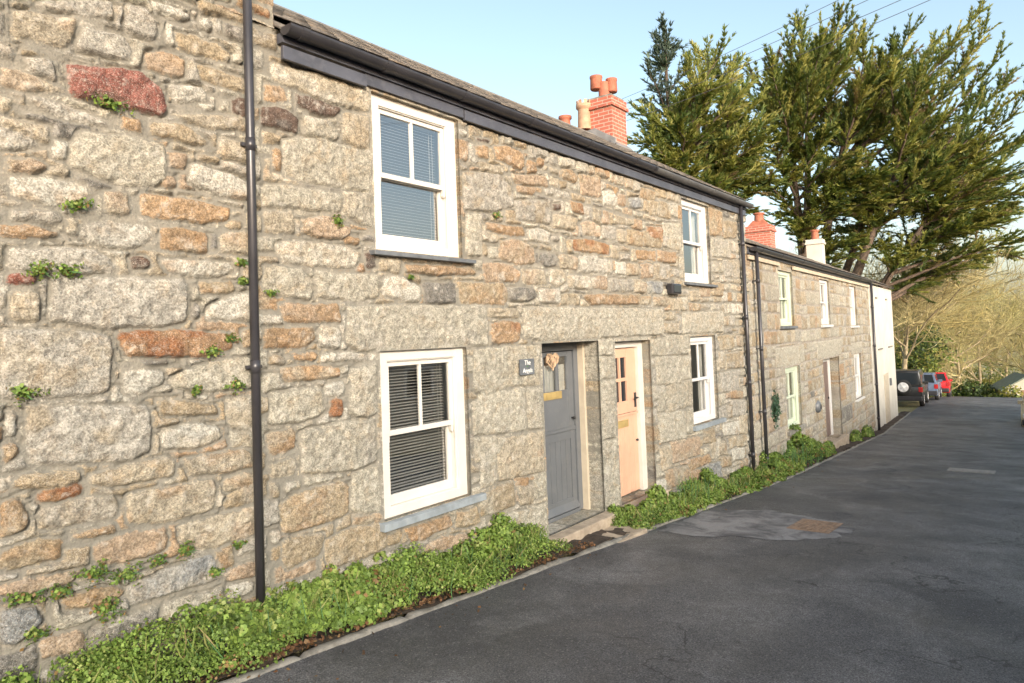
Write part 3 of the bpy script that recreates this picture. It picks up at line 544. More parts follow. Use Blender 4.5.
# ------------------------------------------------------------------ sash windows
rj = random.Random(12)
def ring(mb, x0, x1, z0, z1, y0, y1, l, r, b, t, bev=0.004):
    mb.box(x0, x0+l, y0, y1, z0, z1, bev); mb.box(x1-r, x1, y0, y1, z0, z1, bev)
    mb.box(x0+l-.001, x1-r+.001, y0+.002, y1-.002, z0, z0+b, bev); mb.box(x0+l-.001, x1-r+.001, y0+.002, y1-.002, z1-t, z1, bev)
def sash_window(parent, x0, x1, z0, z1, y=0.025, mat='white_gloss', blind='slats', sill='slate', sill_t=0.045, sill_w=(0.06, 0.14), lower=0.0, side=0.115):
    mb = MB(); ring(mb, x0, x1, z0, z1, y, y+0.13, side, side, 0.075, 0.085)
    ring(mb, x0+side-.004, x1-side+.004, z0+.071, z1-.081, y+.012, y+.03, 0.018, 0.018, 0.012, 0.014)           # staff bead
    win = mb.build('window', mat, parent)
    a, b, c, d = x0+side, x1-side, z0+0.075, z1-0.085; zm = c+(d-c)*0.5
    mb = MB(); ring(mb, a, b, zm-0.022, d, y+.032, y+.070, 0.048, 0.048, 0.045, 0.05)
    xm = (a+b)/2; mb.box(xm-0.013, xm+0.013, y+.036, y+.066, zm+.02, d-.048, .003)
    for xx in (a+.008, b-.044): mb.prism([(xx, y+.036, zm-.02), (xx+.034, y+.036, zm-.02), (xx+.030, y+.036, zm-.075), (xx+.017, y+.036, zm-.09), (xx+.004, y+.036, zm-.075)], (0, .03, 0))
    us_ = mb.build('sash', mat, win)
    mb = MB(); ring(mb, a, b, c+lower, zm+0.022+lower*0.0, y+.078, y+.116, 0.048, 0.048, 0.085, 0.045); mb.build('sash', mat, win)
    for (q0, q1, e0, e1, yy) in ((a+.04, xm-.008, zm+.015, d-.045, y+.052), (xm+.008, b-.04, zm+.015, d-.045, y+.052), (a+.04, b-.04, c+.075, zm-.02, y+.097)):
        mb = MB(); mb.poly([(q0, yy, e0), (q1, yy, e0), (q1, yy, e1), (q0, yy, e1)]); mb.build('pane', 'glass', win)
    yb = y+0.165
    if blind == 'slats':
        mb = MB(); z = c+0.03; i = 0
        while z < d-0.01:
            dz = rj.uniform(-.0016, .0016); dq = rj.uniform(-.0022, .0022); mb.prism([(a+.01, yb-.012, z+dz), (a+.01, yb+.0125, z+.007+dz), (a+.01, yb+.012, z+.0085+dz), (a+.01, yb-.0125, z+.0015+dz)], (b-a-.02, 0, dq)); z += 0.027; i += 1
        for xx in (a+.10, b-.10, b-.06): mb.tube([(xx, yb-.02, c+.01), (xx, yb-.02, d)], 0.0022, 5)
        mb.box(a+.005, b-.005, yb-.018, yb+.018, d-.03, d+.01); mb.build('blind', 'blind_slat', win)
    elif blind in ('curtain', 'half', 'full'):
        mb = MB(); spans = {'curtain': [(a, a+.09), (b-.20, b)], 'half': [(b-.17, b)], 'full': [(a, b)]}[blind]
        for s0, s1 in spans:
            n = max(6, int((s1-s0)/.012)); P = [(s0+(s1-s0)*i/n, yb+.025*math.sin(i*1.35)+.006*math.sin(i*.5)) for i in range(n+1)]
            for p, q in zip(P, P[1:]):
                f = mb.poly([(p[0], p[1], c-.02), (q[0], q[1], c-.02), (q[0], q[1], d+.03), (p[0], p[1], d+.03)]); f.smooth = True
        bmesh.ops.remove_doubles(mb.bm, verts=mb.bm.verts, dist=1e-4); mb.build('curtain', 'curtain', win)
    if sill:
        mb = MB(); mb.prism([(x0-sill_w[0], -.075, z0-.006-sill_t), (x0-sill_w[0], -.075, z0-.016), (x0-sill_w[0], y+.06, z0-.002), (x0-sill_w[0], y+.06, z0-.006-sill_t)], (x1-x0+sum(sill_w), 0, 0), 0.006); mb.build('sill', sill, win)
    return win
sash_window(cottage, *WIN[0], blind='slats', sill='slate')
sash_window(cottage, *WIN[1], blind='slats', sill='blue_slate', sill_t=0.07, sill_w=(.05, .16))
sash_window(cottage, *WIN[2], y=0.03, mat='white_cool', blind='half', sill='slate', sill_t=0.05)
sash_window(cottage, *WIN[3], y=0.035, mat='white_cool', blind='half', sill='blue_slate', sill_t=0.07, sill_w=(.05, .20))

# ------------------------------------------------------------------ grey stable door
mb = MB(); mb.box(6.30, 6.64, .265, .36, -2.16, -.08, .006); mb.box(7.40, 7.53, .265, .36, -2.16, -.08, .006); mb.box(6.64, 7.40, .267, .36, -.19, -.08, .006); mb.box(6.64, 7.40, .25, .36, -2.17, -2.125, .006)
fr = mb.build('door_frame', 'grey_paint', cottage)
mb = MB(); mb.box(7.49, 7.545, .185, .275, -2.17, -.09, .004); mb.build('door_lining', 'plaster', cottage)
mb = MB(); x0, x1 = 6.65, 7.395
ring(mb, x0, x1, -1.14, -.20, .285, .325, .125, .115, .47, .06, .004)             # top leaf
mb.box(7.045, 7.085, .287, .323, -.68, -.25, .003)
mb.box(x0, x1, .270, .325, -1.165, -1.125, .004)
door = mb.build('door', 'grey_paint', cottage)
mb = MB(); ring(mb, x0, x1, -2.12, -1.17, .285, .325, .095, .095, .14, .10, .004)
n = 5; wd = (x1-x0-.19)/n
for i in range(n): mb.box(x0+.095+i*wd+.003, x0+.095+(i+1)*wd-.003, .296, .315, -1.99, -1.26, .004)
mb.prism([(x0, .245, -2.11), (x0, .285, -2.03), (x0, .30, -2.03), (x0, .30, -2.115)], (x1-x0, 0, 0), .003)
mb.build('lower_leaf', 'grey_paint', door)
for q0, q1 in ((6.775, 7.045), (7.085, 7.28)):
    mb = MB(); mb.poly([(q0, .305, -.67), (q1, .305, -.67), (q1, .305, -.26), (q0, .305, -.26)]); mb.build('pane', 'glass', door)
mb = MB()
for i in range(40):
    xa, xb = 6.77+i*.0129, 6.77+(i+1)*.0129; f = mb.poly([(xa, .345+.006*math.sin(i*1.2), -.69), (xb, .345+.006*math.sin((i+1)*1.2), -.69), (xb, .345+.006*math.sin((i+1)*1.2), -.36), (xa, .345+.006*math.sin(i*1.2), -.36)]); f.smooth = True
mb.build('curtain', 'curtain', door)
mb = MB(); mb.box(6.74, 7.12, .272, .287, -.762, -.672, .005); mb.box(6.785, 7.075, .266, .273, -.742, -.692, .004); mb.build('letter_plate', 'brass', door)
mb = MB(); mb.tube([(7.335, .285, -1.02), (7.335, .245, -1.02)], .010, 8); mb.lathe([(0, -.035), (.016, -.033), (.021, -.016), (.013, 0)], (7.335, .262, -1.02), 12, 'y'); mb.build('handle', 'black_iron', door)
# ------------------------------------------------------------------ orange stable door
mb = MB(); mb.box(7.94, 8.05, .105, .26, -2.18, -.105, .005); mb.box(8.82, 8.96, .105, .26, -2.18, -.105, .005); mb.box(8.05, 8.82, .107, .26, -.20, -.105, .005)
mb.build('door_frame', 'white_gloss', cottage)
x0, x1 = 8.06, 8.815; mb = MB()
mb.box(x0, x0+.14, .150, .195, -1.085, -.21, .004); mb.box(8.545, x1, .150, .195, -1.085, -.21, .004); mb.box(x0+.139, 8.546, .152, .193, -.335, -.21, .003); mb.box(x0+.139, 8.546, .152, .193, -1.085, -.925, .003)
mb.box(8.35, 8.385, .150, .193, -.93, -.33, .003); mb.box(x0+.139, 8.546, .151, .193, -.655, -.61, .003)
od = mb.build('door', 'orange_paint', cottage)
mb = MB(); n = 6; wd = (x1-x0)/n
for i in range(n): mb.box(x0+i*wd+.0025, x0+(i+1)*wd-.0025, .156, .192, -2.165, -1.115, .004)
mb.box(x0, x1, .135, .16, -1.118, -1.09, .004); mb.build('lower_leaf', 'orange_paint', od)
mb = MB()
mb.poly([(8.2, .175, -.93), (8.55, .175, -.93), (8.55, .175, -.33), (8.2, .175, -.33)]); mb.build('pane', 'dark_glass', od)
mb = MB(); mb.box(8.22, 8.54, .143, .155, -1.27, -1.17, .005); mb.box(8.26, 8.50, .138, .144, -1.245, -1.195, .003); mb.build('letter_plate', 'brass', od)
mb = MB(); mb.box(8.735, 8.785, .139, .151, -1.03, -.83, .004); mb.tube([(8.76, .145, -.90), (8.76, .10, -.90), (8.66, .095, -.905)], .010, 8); mb.build('handle', 'black_iron', od)
mb = MB(); mb.lathe([(0, -.03), (.016, -.027), (.018, -.012), (.010, 0), (.010, .01)], (8.76, .150, -1.48), 12, 'y'); mb.build('knob', 'black_iron', od)
# door steps
mb = MB(); mb.box(6.22, 7.60, -.18, .36, -2.40, -2.175, .02); mb.build('door_step', 'step_stone', cottage)
mb = MB(); mb.box(7.84, 9.06, -.16, .28, -2.55, -2.195, .02); mb.build('door_step', 'step_stone', cottage)
mb = MB(); mb.box(6.30, 7.50, -.60, -.17, -2.48, -2.29, .025); mb.build('lower_step', 'step_stone', cottage)

# ------------------------------------------------------------------ rainwater goods
def gutter(parent, x0, x1, y, z, r, mat, joints, caps=(True, True), name='gutter'):
    mb = MB(); A = [math.pi+math.pi*i/12 for i in range(13)]
    out = [(x0, y+r*math.cos(t), z+r*math.sin(t)) for t in A]; inn = [(x0, y+(r-.006)*math.cos(t), z+(r-.006)*math.sin(t)) for t in A[::-1]]
    a = [mb.bm.verts.new(p) for p in out+inn]; b = [mb.bm.verts.new((x1, p[1], p[2])) for p in out+inn]; n = len(a)
    for i in range(n):
        f = mb.bm.faces.new((a[i], a[(i+1) % n], b[(i+1) % n], b[i])); f.smooth = True
    for xx, on in ((x0, caps[0]), (x1, caps[1])):
        if on: mb.prism([(xx-.006, y+r*1.02*math.cos(t), z+r*1.02*math.sin(t)) for t in A], (.012, 0, 0))
    for xx in joints:
        o2 = [(xx-.03, y+r*1.10*math.cos(t), z+r*1.10*math.sin(t)) for t in A]; i2 = [(xx-.03, y+(r+.001)*math.cos(t), z+(r+.001)*math.sin(t)) for t in A[::-1]]
        a = [mb.bm.verts.new(p) for p in o2+i2]; b = [mb.bm.verts.new((xx+.03, p[1], p[2])) for p in o2+i2]; n = len(a)
        for i in range(n):
            f = mb.bm.faces.new((a[i], a[(i+1) % n], b[(i+1) % n], b[i]))
        mb.bm.faces.new(a[::-1]); mb.bm.faces.new(b)
        mb.box(xx-.012, xx+.012, y+r*.9, -.025, z-.015, z+.012)
    return mb.build(name, mat, parent)
gutter(cottage, 3.05, 9.1, -.13, 2.325, .068, 'black_plastic', [3.18, 4.02, 5.0, 6.1, 7.3, 8.5, 9.08], (True, False))
gutter(cottage, 9.1, 13.19, -.13, 2.318, .068, 'grey_gutter', [10.2, 11.3, 12.4], (False, True))
mb = MB(); mb.box(3.06, 3.86, -.075, -.045, 2.10, 2.20, .004); mb.box(3.865, 5.10, -.047, -.02, 2.13, 2.24, .004); mb.box(5.105, 13.15, -.06, -.03, 2.11, 2.21, .004); mb.box(3.06, 13.15, -.07, .0, 2.225, 2.30); mb.build('fascia', 'fascia_dark', cottage)
def downpipe(parent, x, y, z0, z1, r, collars, mat='black_plastic', swan=None, shoe=False, rz=None):
    mb = MB(); pts = [(x, y, z0), (x, y, z1)]
    if swan: pts = [(x, y, z0), (x, y, z1-.22), (x, y-.01, z1-.16), (swan[0], swan[1], z1-.03), (swan[0], swan[1], z1+.03)]
    mb.tube(pts, r, 14)
    for z in collars:
        mb.tube([(x, y, z-.045), (x, y, z+.045)], r*1.12, 14); mb.box(x-r*1.9, x+r*1.9, y+r*.4, y+r*1.0, z-.012, z+.012)
        mb.box(x-.02, x+.02, y+r*.6, 0.0, z-.01, z+.01)
    return mb.build('downpipe', mat, parent)
downpipe(left_house, 2.768, -.085, -1.97, 4.5, .031, [3.6, 1.40, -.14], swan=None)
downpipe(cottage, 12.80, -.085, -2.72, 2.27, .035, [1.55, .2, -1.0, -2.3])

# ------------------------------------------------------------------ chimneys
def chimney(parent, x0, x1, y0, y1, z0, z1, mat, pots, boxuv=True, band=0.10):
    mb = MB(); mb.box(x0, x1, y0, y1, z0, z1-.20)
    mb.box(x0-.045, x1+.045, y0-.045, y1+.045, z1-.202, z1-.13); mb.box(x0-.02, x1+.02, y0-.02, y1+.02, z1-.132, z1, .012)
    c = mb.build('chimney', mat, parent, boxuv)
    return c
ch = chimney(cottage, 12.22, 12.82, 2.18, 2.80, 3.55, 4.72, 'red_brick', None)
mb = MB(); mb.prism([(12.14, 2.10, 3.62), (12.90, 2.10, 3.62), (12.90, 2.10, 3.74), (12.14, 2.10, 3.74)], (0, .09, .08)); mb.prism([(12.16, 2.10, 3.70), (12.16, 2.6, 3.99), (12.16, 2.9, 3.95), (12.16, 2.9, 4.08), (12.16, 2.55, 4.12), (12.16, 2.10, 3.84)], (.05, 0, 0)); mb.build('flashing', 'lead', ch)
mb = MB(); mb.prism([(12.25, 2.2, 4.72), (12.79, 2.2, 4.72), (12.79, 2.78, 4.72), (12.25, 2.78, 4.72)], (0, 0, .05)); mb.build('cap', 'concrete', ch)
mb = MB(); c = (12.50, 2.48)                                        # cowl with two side drums
mb.lathe([(.12, 4.74), (.115, 5.10), (.10, 5.12), (.0, 5.12)], (*c, 0), 18)
mb.build('chimney_pot', 'terracotta', ch)
mb = MB(); mb.lathe([(.0, 4.98), (.112, 4.98), (.128, 5.00), (.120, 5.20), (.130, 5.22), (.130, 5.26), (.108, 5.26), (.10, 5.1)], (12.43, 2.62, 0), 18); mb.tube([(12.5, 2.48, 5.05), (12.43, 2.62, 5.05)], .09, 12)
mb.lathe([(.0, 4.90), (.105, 4.90), (.115, 4.93), (.108, 5.12), (.118, 5.14), (.118, 5.18), (.095, 5.18), (.09, 5.1)], (12.58, 2.35, 0), 18); mb.tube([(12.5, 2.48, 5.03), (12.58, 2.35, 5.03)], .085, 12); mb.build('cowl', 'terracotta', ch)
ch2 = MB().box(11.9, 12.5, 3.0, 4.1, 3.3, 4.16).build('chimney', 'red_brick', cottage, True)
def pot(parent, x, y, z, r, h, mat, crown=False):
    mb = MB(); mb.lathe([(r*1.05, z), (r*.92, z+h*.75), (r*.95, z+h*.8), (r*1.2, z+h*.86), (r*1.2, z+h), (r*.95, z+h), (r*.8, z+h*.5)], (x, y, 0), 18)
    if crown:
        for k in range(8):
            t = k*math.pi/4; mb.prism([(x+r*1.15*math.cos(t+a), y+r*1.15*math.sin(t+a), z+h) for a in (-.22, .22)]+[(x+r*.95*math.cos(t+a), y+r*.95*math.sin(t+a), z+h) for a in (.22, -.22)], (0, 0, r*.55))
    return mb.build('chimney_pot', mat, parent)
pot(ch2, 12.2, 3.26, 4.14, .115, .38, 'terracotta'); pot(ch2, 12.2, 2.80, 4.14, .135, .52, 'buff_clay', True)

# ------------------------------------------------------------------ things on the near wall
sg = thing('house_sign', 'small slate house name sign with white lettering beside the grey door', 'sign', (5.985, -.06, -.32))
mb = MB(); mb.box(5.86, 6.11, -.052, -.034, -.405, -.238, .004); mb.box(5.9, 6.07, -.036, .01, -.36, -.28); mb.build('plate', 'slate', sg)
for txt, z, sz in (('The', -.300, .070), ('Angels', -.380, .064)):
    cu = bpy.data.curves.new('lettering', 'FONT'); cu.body = txt; cu.size = sz; cu.align_x = 'CENTER'; cu.extrude = .0015; cu.materials.append(M['letter_white'])
    cu.offset = .0003; cu.shear = .12
    tmp = bpy.data.objects.new('lettering_curve', cu); COL.objects.link(tmp); bpy.context.view_layer.update()
    me = bpy.data.meshes.new_from_object(tmp.evaluated_get(bpy.context.evaluated_depsgraph_get())); bpy.data.objects.remove(tmp)
    o = bpy.data.objects.new('lettering', me); COL.objects.link(o); o.location = (5.985, -.0525, z); o.rotation_euler = (R(90), 0, 0); par(o, sg)
mb = MB(); mb.prism([(5.965, -.053, -.318), (5.985, -.053, -.325), (6.005, -.053, -.315), (5.985, -.053, -.308)], (0, .003, 0)); mb.build('leaf_motif', 'leaf_green', sg)

ht = thing('heart_decoration', 'woven wicker heart hanging on the window of the grey door', 'decoration', (7.0, .262, -.3))
mb = MB(); rs = random.Random(3)
def heart(t, s): return (6.93+s*16*math.sin(t)**3/17, 0, -.30+.84*s*(13*math.cos(t)-5*math.cos(2*t)-2*math.cos(3*t)-math.cos(4*t))/17)
for j in range(5):
    s = .142-.0045*j; P = []
    for i in range(41):
        t = 2*math.pi*i/40; p = heart(t, s+rs.uniform(-.004, .004)); P.append((p[0], .266+rs.uniform(-.008, .008), p[2]))
    mb.tube(P, .0055, 6)
for j in range(46):
    t1, t2 = rs.uniform(.25, 3.14), rs.uniform(.25, 3.14); sg_ = rs.choice((-1, 1)); t1, t2 = t1*sg_, t2*sg_; a, b = heart(t1, .134), heart(t2, .134); mb.tube([(a[0], .268+rs.uniform(-.01, .008), a[2]), ((a[0]+b[0])/2, .258+rs.uniform(-.008, .01), (a[2]+b[2])/2), (b[0], .268, b[2])], .0048, 5)
mb.tube([(6.93, .268, -.25), (6.93, .272, -.20)], .003, 5); mb.build('weave', 'wicker', ht)

bx = thing('security_lamp', 'small dark wall lamp below the upper right window of the cottage', 'lamp', (9.75, -.05, .62))
mb = MB(); mb.box(9.60, 9.92, -.11, .0, .545, .70, .02); mb.build('housing', 'black_plastic', bx)
mb = MB(); mb.box(9.63, 9.89, -.122, -.105, .565, .68, .008); mb.build('lens', 'dark_glass', bx)

# ------------------------------------------------------------------ the far row (frame: x along its face, y into it)
LOCAL[0] = True
terrace = thing('stone_terrace', 'lower granite rubble terrace with three upper sash windows beyond the twin drainpipes', 'house', (13.2, 0, 0), None, AL)
LT = 14.7
W2 = [(2.22, 3.42, 0.02, 1.23), (6.38, 7.58, 0.02, 1.23), (10.82, 11.95, -.04, 1.22), (2.40, 3.70, -2.24, -.90), (10.95, 12.25, -2.38, -.96)]
DOOR2 = (6.30, 8.45, -3.12, -.90); OPEN2 = [(*q, .12) for q in W2]+[(*DOOR2, .30)]
us3 = axis(-.09, LT, .018, .030, [q[0] for q in OPEN2]+[q[1] for q in OPEN2]); vs3 = axis(-4.2, 1.52, .018, .018, [q[2] for q in OPEN2]+[q[3] for q in OPEN2])
U, V = np.meshgrid(us3, vs3, indexing='ij')
tr2 = [('L', [(1.75, -.85), (4.3, -.85), (4.3, -.45), (1.75, -.45)]), ('L', [(5.7, -.86), (8.9, -.86), (8.9, -.42), (5.7, -.42)]), ('L', [(10.6, -.92), (12.7, -.92), (12.7, -.6), (10.6, -.6)]),
       ('O', [(8.5, -1.5), (9.2, -1.5), (9.2, -1.15), (8.5, -1.15)]), ('O', [(8.5, -2.2), (9.3, -2.2), (9.3, -1.75), (8.5, -1.75)]), ('K', [(8.5, -2.85), (10.2, -2.85), (10.2, -2.4), (8.5, -2.4)]), ('K', [(4.75, -1.75), (5.2, -1.75), (5.2, -1.62), (4.75, -1.62)])]
D, Cc, ID = stone_field(U, V, tr2, 51, (.17, .36), (.22, .60), 'GCCTTTPLLLLLLT', .018)
Y = stone_relief(U, V, D, ID, 51, .65)
Y = calm(Y, U, V, OPEN2)
wall_mesh('wall', us3, vs3, Y, np.concatenate([Cc, ID[..., None]], -1), D, lambda a, b: a > -99, OPEN2, 'rubble_far', terrace)
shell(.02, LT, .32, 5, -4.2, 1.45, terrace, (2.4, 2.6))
slate_roof('roof', -.02, LT+.02, -.12, 1.56, 2.4, 2.70, 5.2, 1.5, terrace, 8, .28)
sash_window(terrace, *W2[0], y=.03, mat='pale_green', blind='full', sill='slate', sill_t=.06, sill_w=(.06, .12))
sash_window(terrace, *W2[1], y=.03, mat='white_cool', blind='half', sill='white_cool', sill_t=.07, sill_w=(.06, .10))
sash_window(terrace, *W2[2], y=.03, mat='white_cool', blind='full', sill='white_cool', sill_t=.07, sill_w=(.06, .10))
sash_window(terrace, *W2[3], y=.04, mat='pale_green', blind='full', sill='concrete', sill_t=.09, sill_w=(.10, .15))
sash_window(terrace, *W2[4], y=.03, mat='white_cool', blind='full', sill='white_cool', sill_t=.06, sill_w=(.06, .10))
mb = MB(); mb.box(8.18, 8.32, .20, .32, -3.12, -.91, .01); mb.box(6.30, 6.9, .20, .32, -3.12, -.91, .01); mb.box(6.9, 8.18, .202, .32, -1.02, -.91, .01); mb.build('door_frame', 'white_cool', terrace)
paint('brown_door', (0.14, 0.10, 0.085), 0.5, .15, 4)
mb = MB()
for i in range(6): mb.box(6.9+i*.2133+.003, 6.9+(i+1)*.2133-.003, .24, .30, -3.10, -1.02, .006)
d2 = mb.build('door', 'brown_door', terrace); mb = MB(); mb.lathe([(0, -.04), (.03, -.03), (.03, -.01), (.012, 0)], (8.02, .24, -2.05), 10, 'y'); mb.build('knob', 'black_iron', d2)
mb = MB(); mb.box(6.2, 8.6, -.15, .30, -3.5, -3.12, .02); mb.build('door_step', 'step_stone', terrace)
gutter(terrace, .02, LT, -.135, 1.525, .075, 'black_plastic', [.5, 2.0, 3.9, 6, 8, 10, 12, 14])
mb = MB(); mb.box(.0, 2.2, -.07, -.03, 1.30, 1.38, .004); mb.box(3.45, LT, -.068, -.028, 1.295, 1.38, .004); mb.build('fascia', 'plaster', terrace)
mb = MB(); mb.box(0, LT, -.06, .0, 1.405, 1.52); mb.build('soffit', 'fascia_dark', terrace)
downpipe(terrace, .33, -.11, -2.72, 1.47, .035, [.9, -.4, -1.6, -2.5])
ch = chimney(terrace, 9.75, 10.3, 2.02, 2.85, 2.2, 3.30, 'red_brick', None)
mb = MB(); mb.prism([(9.78, 2.05, 3.29), (10.27, 2.05, 3.29), (10.27, 2.82, 3.29), (9.78, 2.82, 3.29)], (0, 0, .02)); a = [mb.bm.verts.new(p) for p in ((9.8, 2.1, 3.30), (10.25, 2.1, 3.30), (10.25, 2.77, 3.30), (9.8, 2.77, 3.30), (9.9, 2.27, 3.50), (10.15, 2.27, 3.50), (10.15, 2.6, 3.50), (9.9, 2.6, 3.50))]
for q in ((0, 1, 5, 4), (1, 2, 6, 5), (2, 3, 7, 6), (3, 0, 4, 7), (4, 5, 6, 7)): mb.bm.faces.new([a[i] for i in q])
mb.build('cap', 'terracotta', ch)
pot(ch, 10.02, 2.43, 3.46, .15, .28, 'terracotta')
vt = thing('wall_vent', 'small round dark vent on the lower wall of the far terrace', 'vent', (0, 0, 0))
q = h2(5.35); vt.location = (q[0], q[1], 0); vt.rotation_euler = (0, 0, AL)
mb = MB(); mb.lathe([(0, -.10), (.10, -.10), (.15, -.06), (.16, .02)], (0, 0, -2.02), 18, 'y'); mb.build('cover', 'grey_paint', vt)
mb = MB(); mb.lathe([(0, -.115), (.06, -.11), (.06, -.09)], (0, 0, -2.02), 14, 'y'); mb.build('hub', 'black_iron', vt)

white = thing('white_house', 'tall white rendered house end with blind upper openings at the end of the terrace', 'house', (*h2(LT+.02), 0), None, AL)
LW = 6.35
mb = MB(); mb.box(0, LW, -.03, 5.0, -4.6, 1.42, .02); mb.prism([(.02, -.02, 1.41), (.02, 2.35, 2.55), (.02, 4.98, 1.41)], (LW-.04, 0, 0)); mb.build('wall', 'render_white', white)
slate_roof('roof', -.02, LW+.05, -.16, 1.50, 2.4, 2.70, 5.2, 1.5, white, 9, .28)
for x in (1.6, 4.4):
    mb = MB(); mb.box(x-.16, x+.16, -.075, -.025, .93, 1.0, .008); mb.build('vent', 'concrete', white)
for x in (2.0, 4.9):
    mb = MB(); mb.box(x-.55, x+.55, -.07, -.02, -1.02, -.96, .01); mb.build('string_course', 'concrete', white)
mb = MB(); mb.box(2.55, 3.75, -.05, -.02, -3.95, -2.0, .008); mb.build('door', 'plaster', white)
mb = MB(); mb.box(4.15, 4.32, -.10, -.02, -2.55, -2.25, .01); mb.build('meter_box', 'grey_paint', white)
downpipe(white, .12, -.10, -3.85, 1.45, .045, [.6, -.8, -2.2, -3.4])
ch = chimney(white, 2.9, 3.4, 2.0, 2.62, 2.2, 3.58, 'render_white', None)
pot(ch, 3.15, 2.31, 3.57, .15, .42, 'terracotta')
LOCAL[0] = False
# ------------------------------------------------------------------ ground, road, kerb
def sheet(name, xs, ya, yb, dz, mat, ny=2, noise=0.0, kind='structure'):
    xs = np.array(xs); P = []
    for x in xs:
        a, b = (ya(x) if callable(ya) else ya), (yb(x) if callable(yb) else yb)
        for j in range(ny): P.append((x, a+(b-a)*j/(ny-1), g(x)+dz))
    P = np.array(P); n = len(xs)
    if noise: P[:, 2] += noise*fbm(P[:, 0]*6, P[:, 1]*6, 3)
    ii = np.arange(n*ny).reshape(n, ny)
    o = npmesh(name, P, np.stack([ii[:-1, :-1], ii[1:, :-1], ii[1:, 1:], ii[:-1, 1:]], -1).reshape(-1, 4), mat)
    o['kind'] = kind; return o
gxs = sorted(set(list(np.arange(-60, 80, 2.0))+GX+list(range(80, 301, 10))))
sheet('ground', gxs, -160, 160, -0.03, 'hill_ground', 9)
rxs = sorted(set(list(np.arange(-20, 60.1, .5))+[v for v in GX if -20 <= v <= 60]))
sheet('road', rxs, lambda x: -7.2, kerb_y, 0.0, 'asphalt', 3)
kx = np.arange(-1.0, 36.2, .04); rs = np.random.default_rng(4); P = []
prof = [(-.012, -.02), (.0, .008), (.010, .016), (.05, .020), (.062, .014), (.066, -.02)]
for x in kx:
    a = kerb_y(x)+.018*float(fbm(np.array([x*2.1]), np.array([.3]), 8)[0])+.012*float(fbm(np.array([x*9.]), np.array([.3]), 9)[0]); hz = .022*float(fbm(np.array([x*3.]), np.array([5.]), 10)[0])
    gap = 0.02 if (x % .92) < .04 else 0
    for yy, zz in prof: P.append((x, a+yy, g(x)+max(zz+hz-gap, -.02) if zz > 0 else g(x)-.02))
n = len(kx); m_ = len(prof); ii = np.arange(n*m_).reshape(n, m_)
npmesh('kerb', np.array(P), np.stack([ii[:-1, :-1], ii[1:, :-1], ii[1:, 1:], ii[:-1, 1:]], -1).reshape(-1, 4), 'concrete', smooth=True)['kind'] = 'structure'
def wall_y(x): return 0.06 if x < 13.2 else (x-13.2)*math.tan(AL)+.08
sheet('verge', np.arange(-1, 36.5, .06), lambda x: kerb_y(x)+.05, wall_y, .018, 'soil', 9, .055)
# worn concrete patch with a manhole, and a far drain
def patch(name, pts, dz, mat, n=14):
    H = []; k_ = len(pts)
    for i in range(k_):
        a, b = np.array(pts[i]), np.array(pts[(i+1) % k_])
        for j in range(n):
            p = a+(b-a)*j/n; p = p+np.array([fbm(np.array([p[0]*4]), np.array([p[1]*4]), 6)[0], fbm(np.array([p[0]*4]), np.array([p[1]*4]), 7)[0]])*.16+np.array([fbm(np.array([p[0]*19]), np.array([p[1]*19]), 6)[0], fbm(np.array([p[0]*19]), np.array([p[1]*19]), 7)[0]])*.07; H.append(p)
    mb = MB(); mb.poly([(p[0], p[1], g(p[0])+dz) for p in H]); o = mb.build(name, mat); return o
patch('road_patch', [(7.6, -.60), (9.35, -.62), (9.75, -1.2), (9.72, -1.75), (9.6, -2.28), (9.2, -2.45), (8.5, -2.35), (8.15, -1.9), (7.75, -1.2)], .004, 'old_concrete')['kind'] = 'structure'
def cover(name, label, x0, x1, y0, y1, mat, grid, cat='manhole'):
    sl_ = -.075; t = thing(name, label, cat, ((x0+x1)/2, (y0+y1)/2, g((x0+x1)/2)))
    zf = lambda x, d: g(x)+d
    def slab(mb, a, b, c, d, z0, z1):
        for vs_ in [[(a, c), (b, c), (b, d), (a, d)]]:
            mb.prism([(p[0], p[1], zf(p[0], z0)) for p in vs_], (0, 0, z1-z0))
    mb = MB(); slab(mb, x0, x1, y0, y1, -.02, .011); mb.build('frame', mat, t)
    mb = MB(); nx, ny = grid; wx, wy = (x1-x0-.08)/nx, (y1-y0-.08)/ny
    for i in range(nx):
        for j in range(ny): slab(mb, x0+.04+i*wx+.012, x0+.04+(i+1)*wx-.012, y0+.04+j*wy+.012, y0+.04+(j+1)*wy-.012, .0, .017)
    mb.build('plate', mat, t)
cover('manhole_cover', 'rusty brown manhole cover in the pale road patch', 8.78, 9.50, -2.28, -1.80, 'rust_iron', (7, 5))
cover('drain_cover', 'worn grey drain cover farther down the road', 16.55, 17.15, -3.50, -2.70, 'iron_grey', (4, 8), 'drain cover')

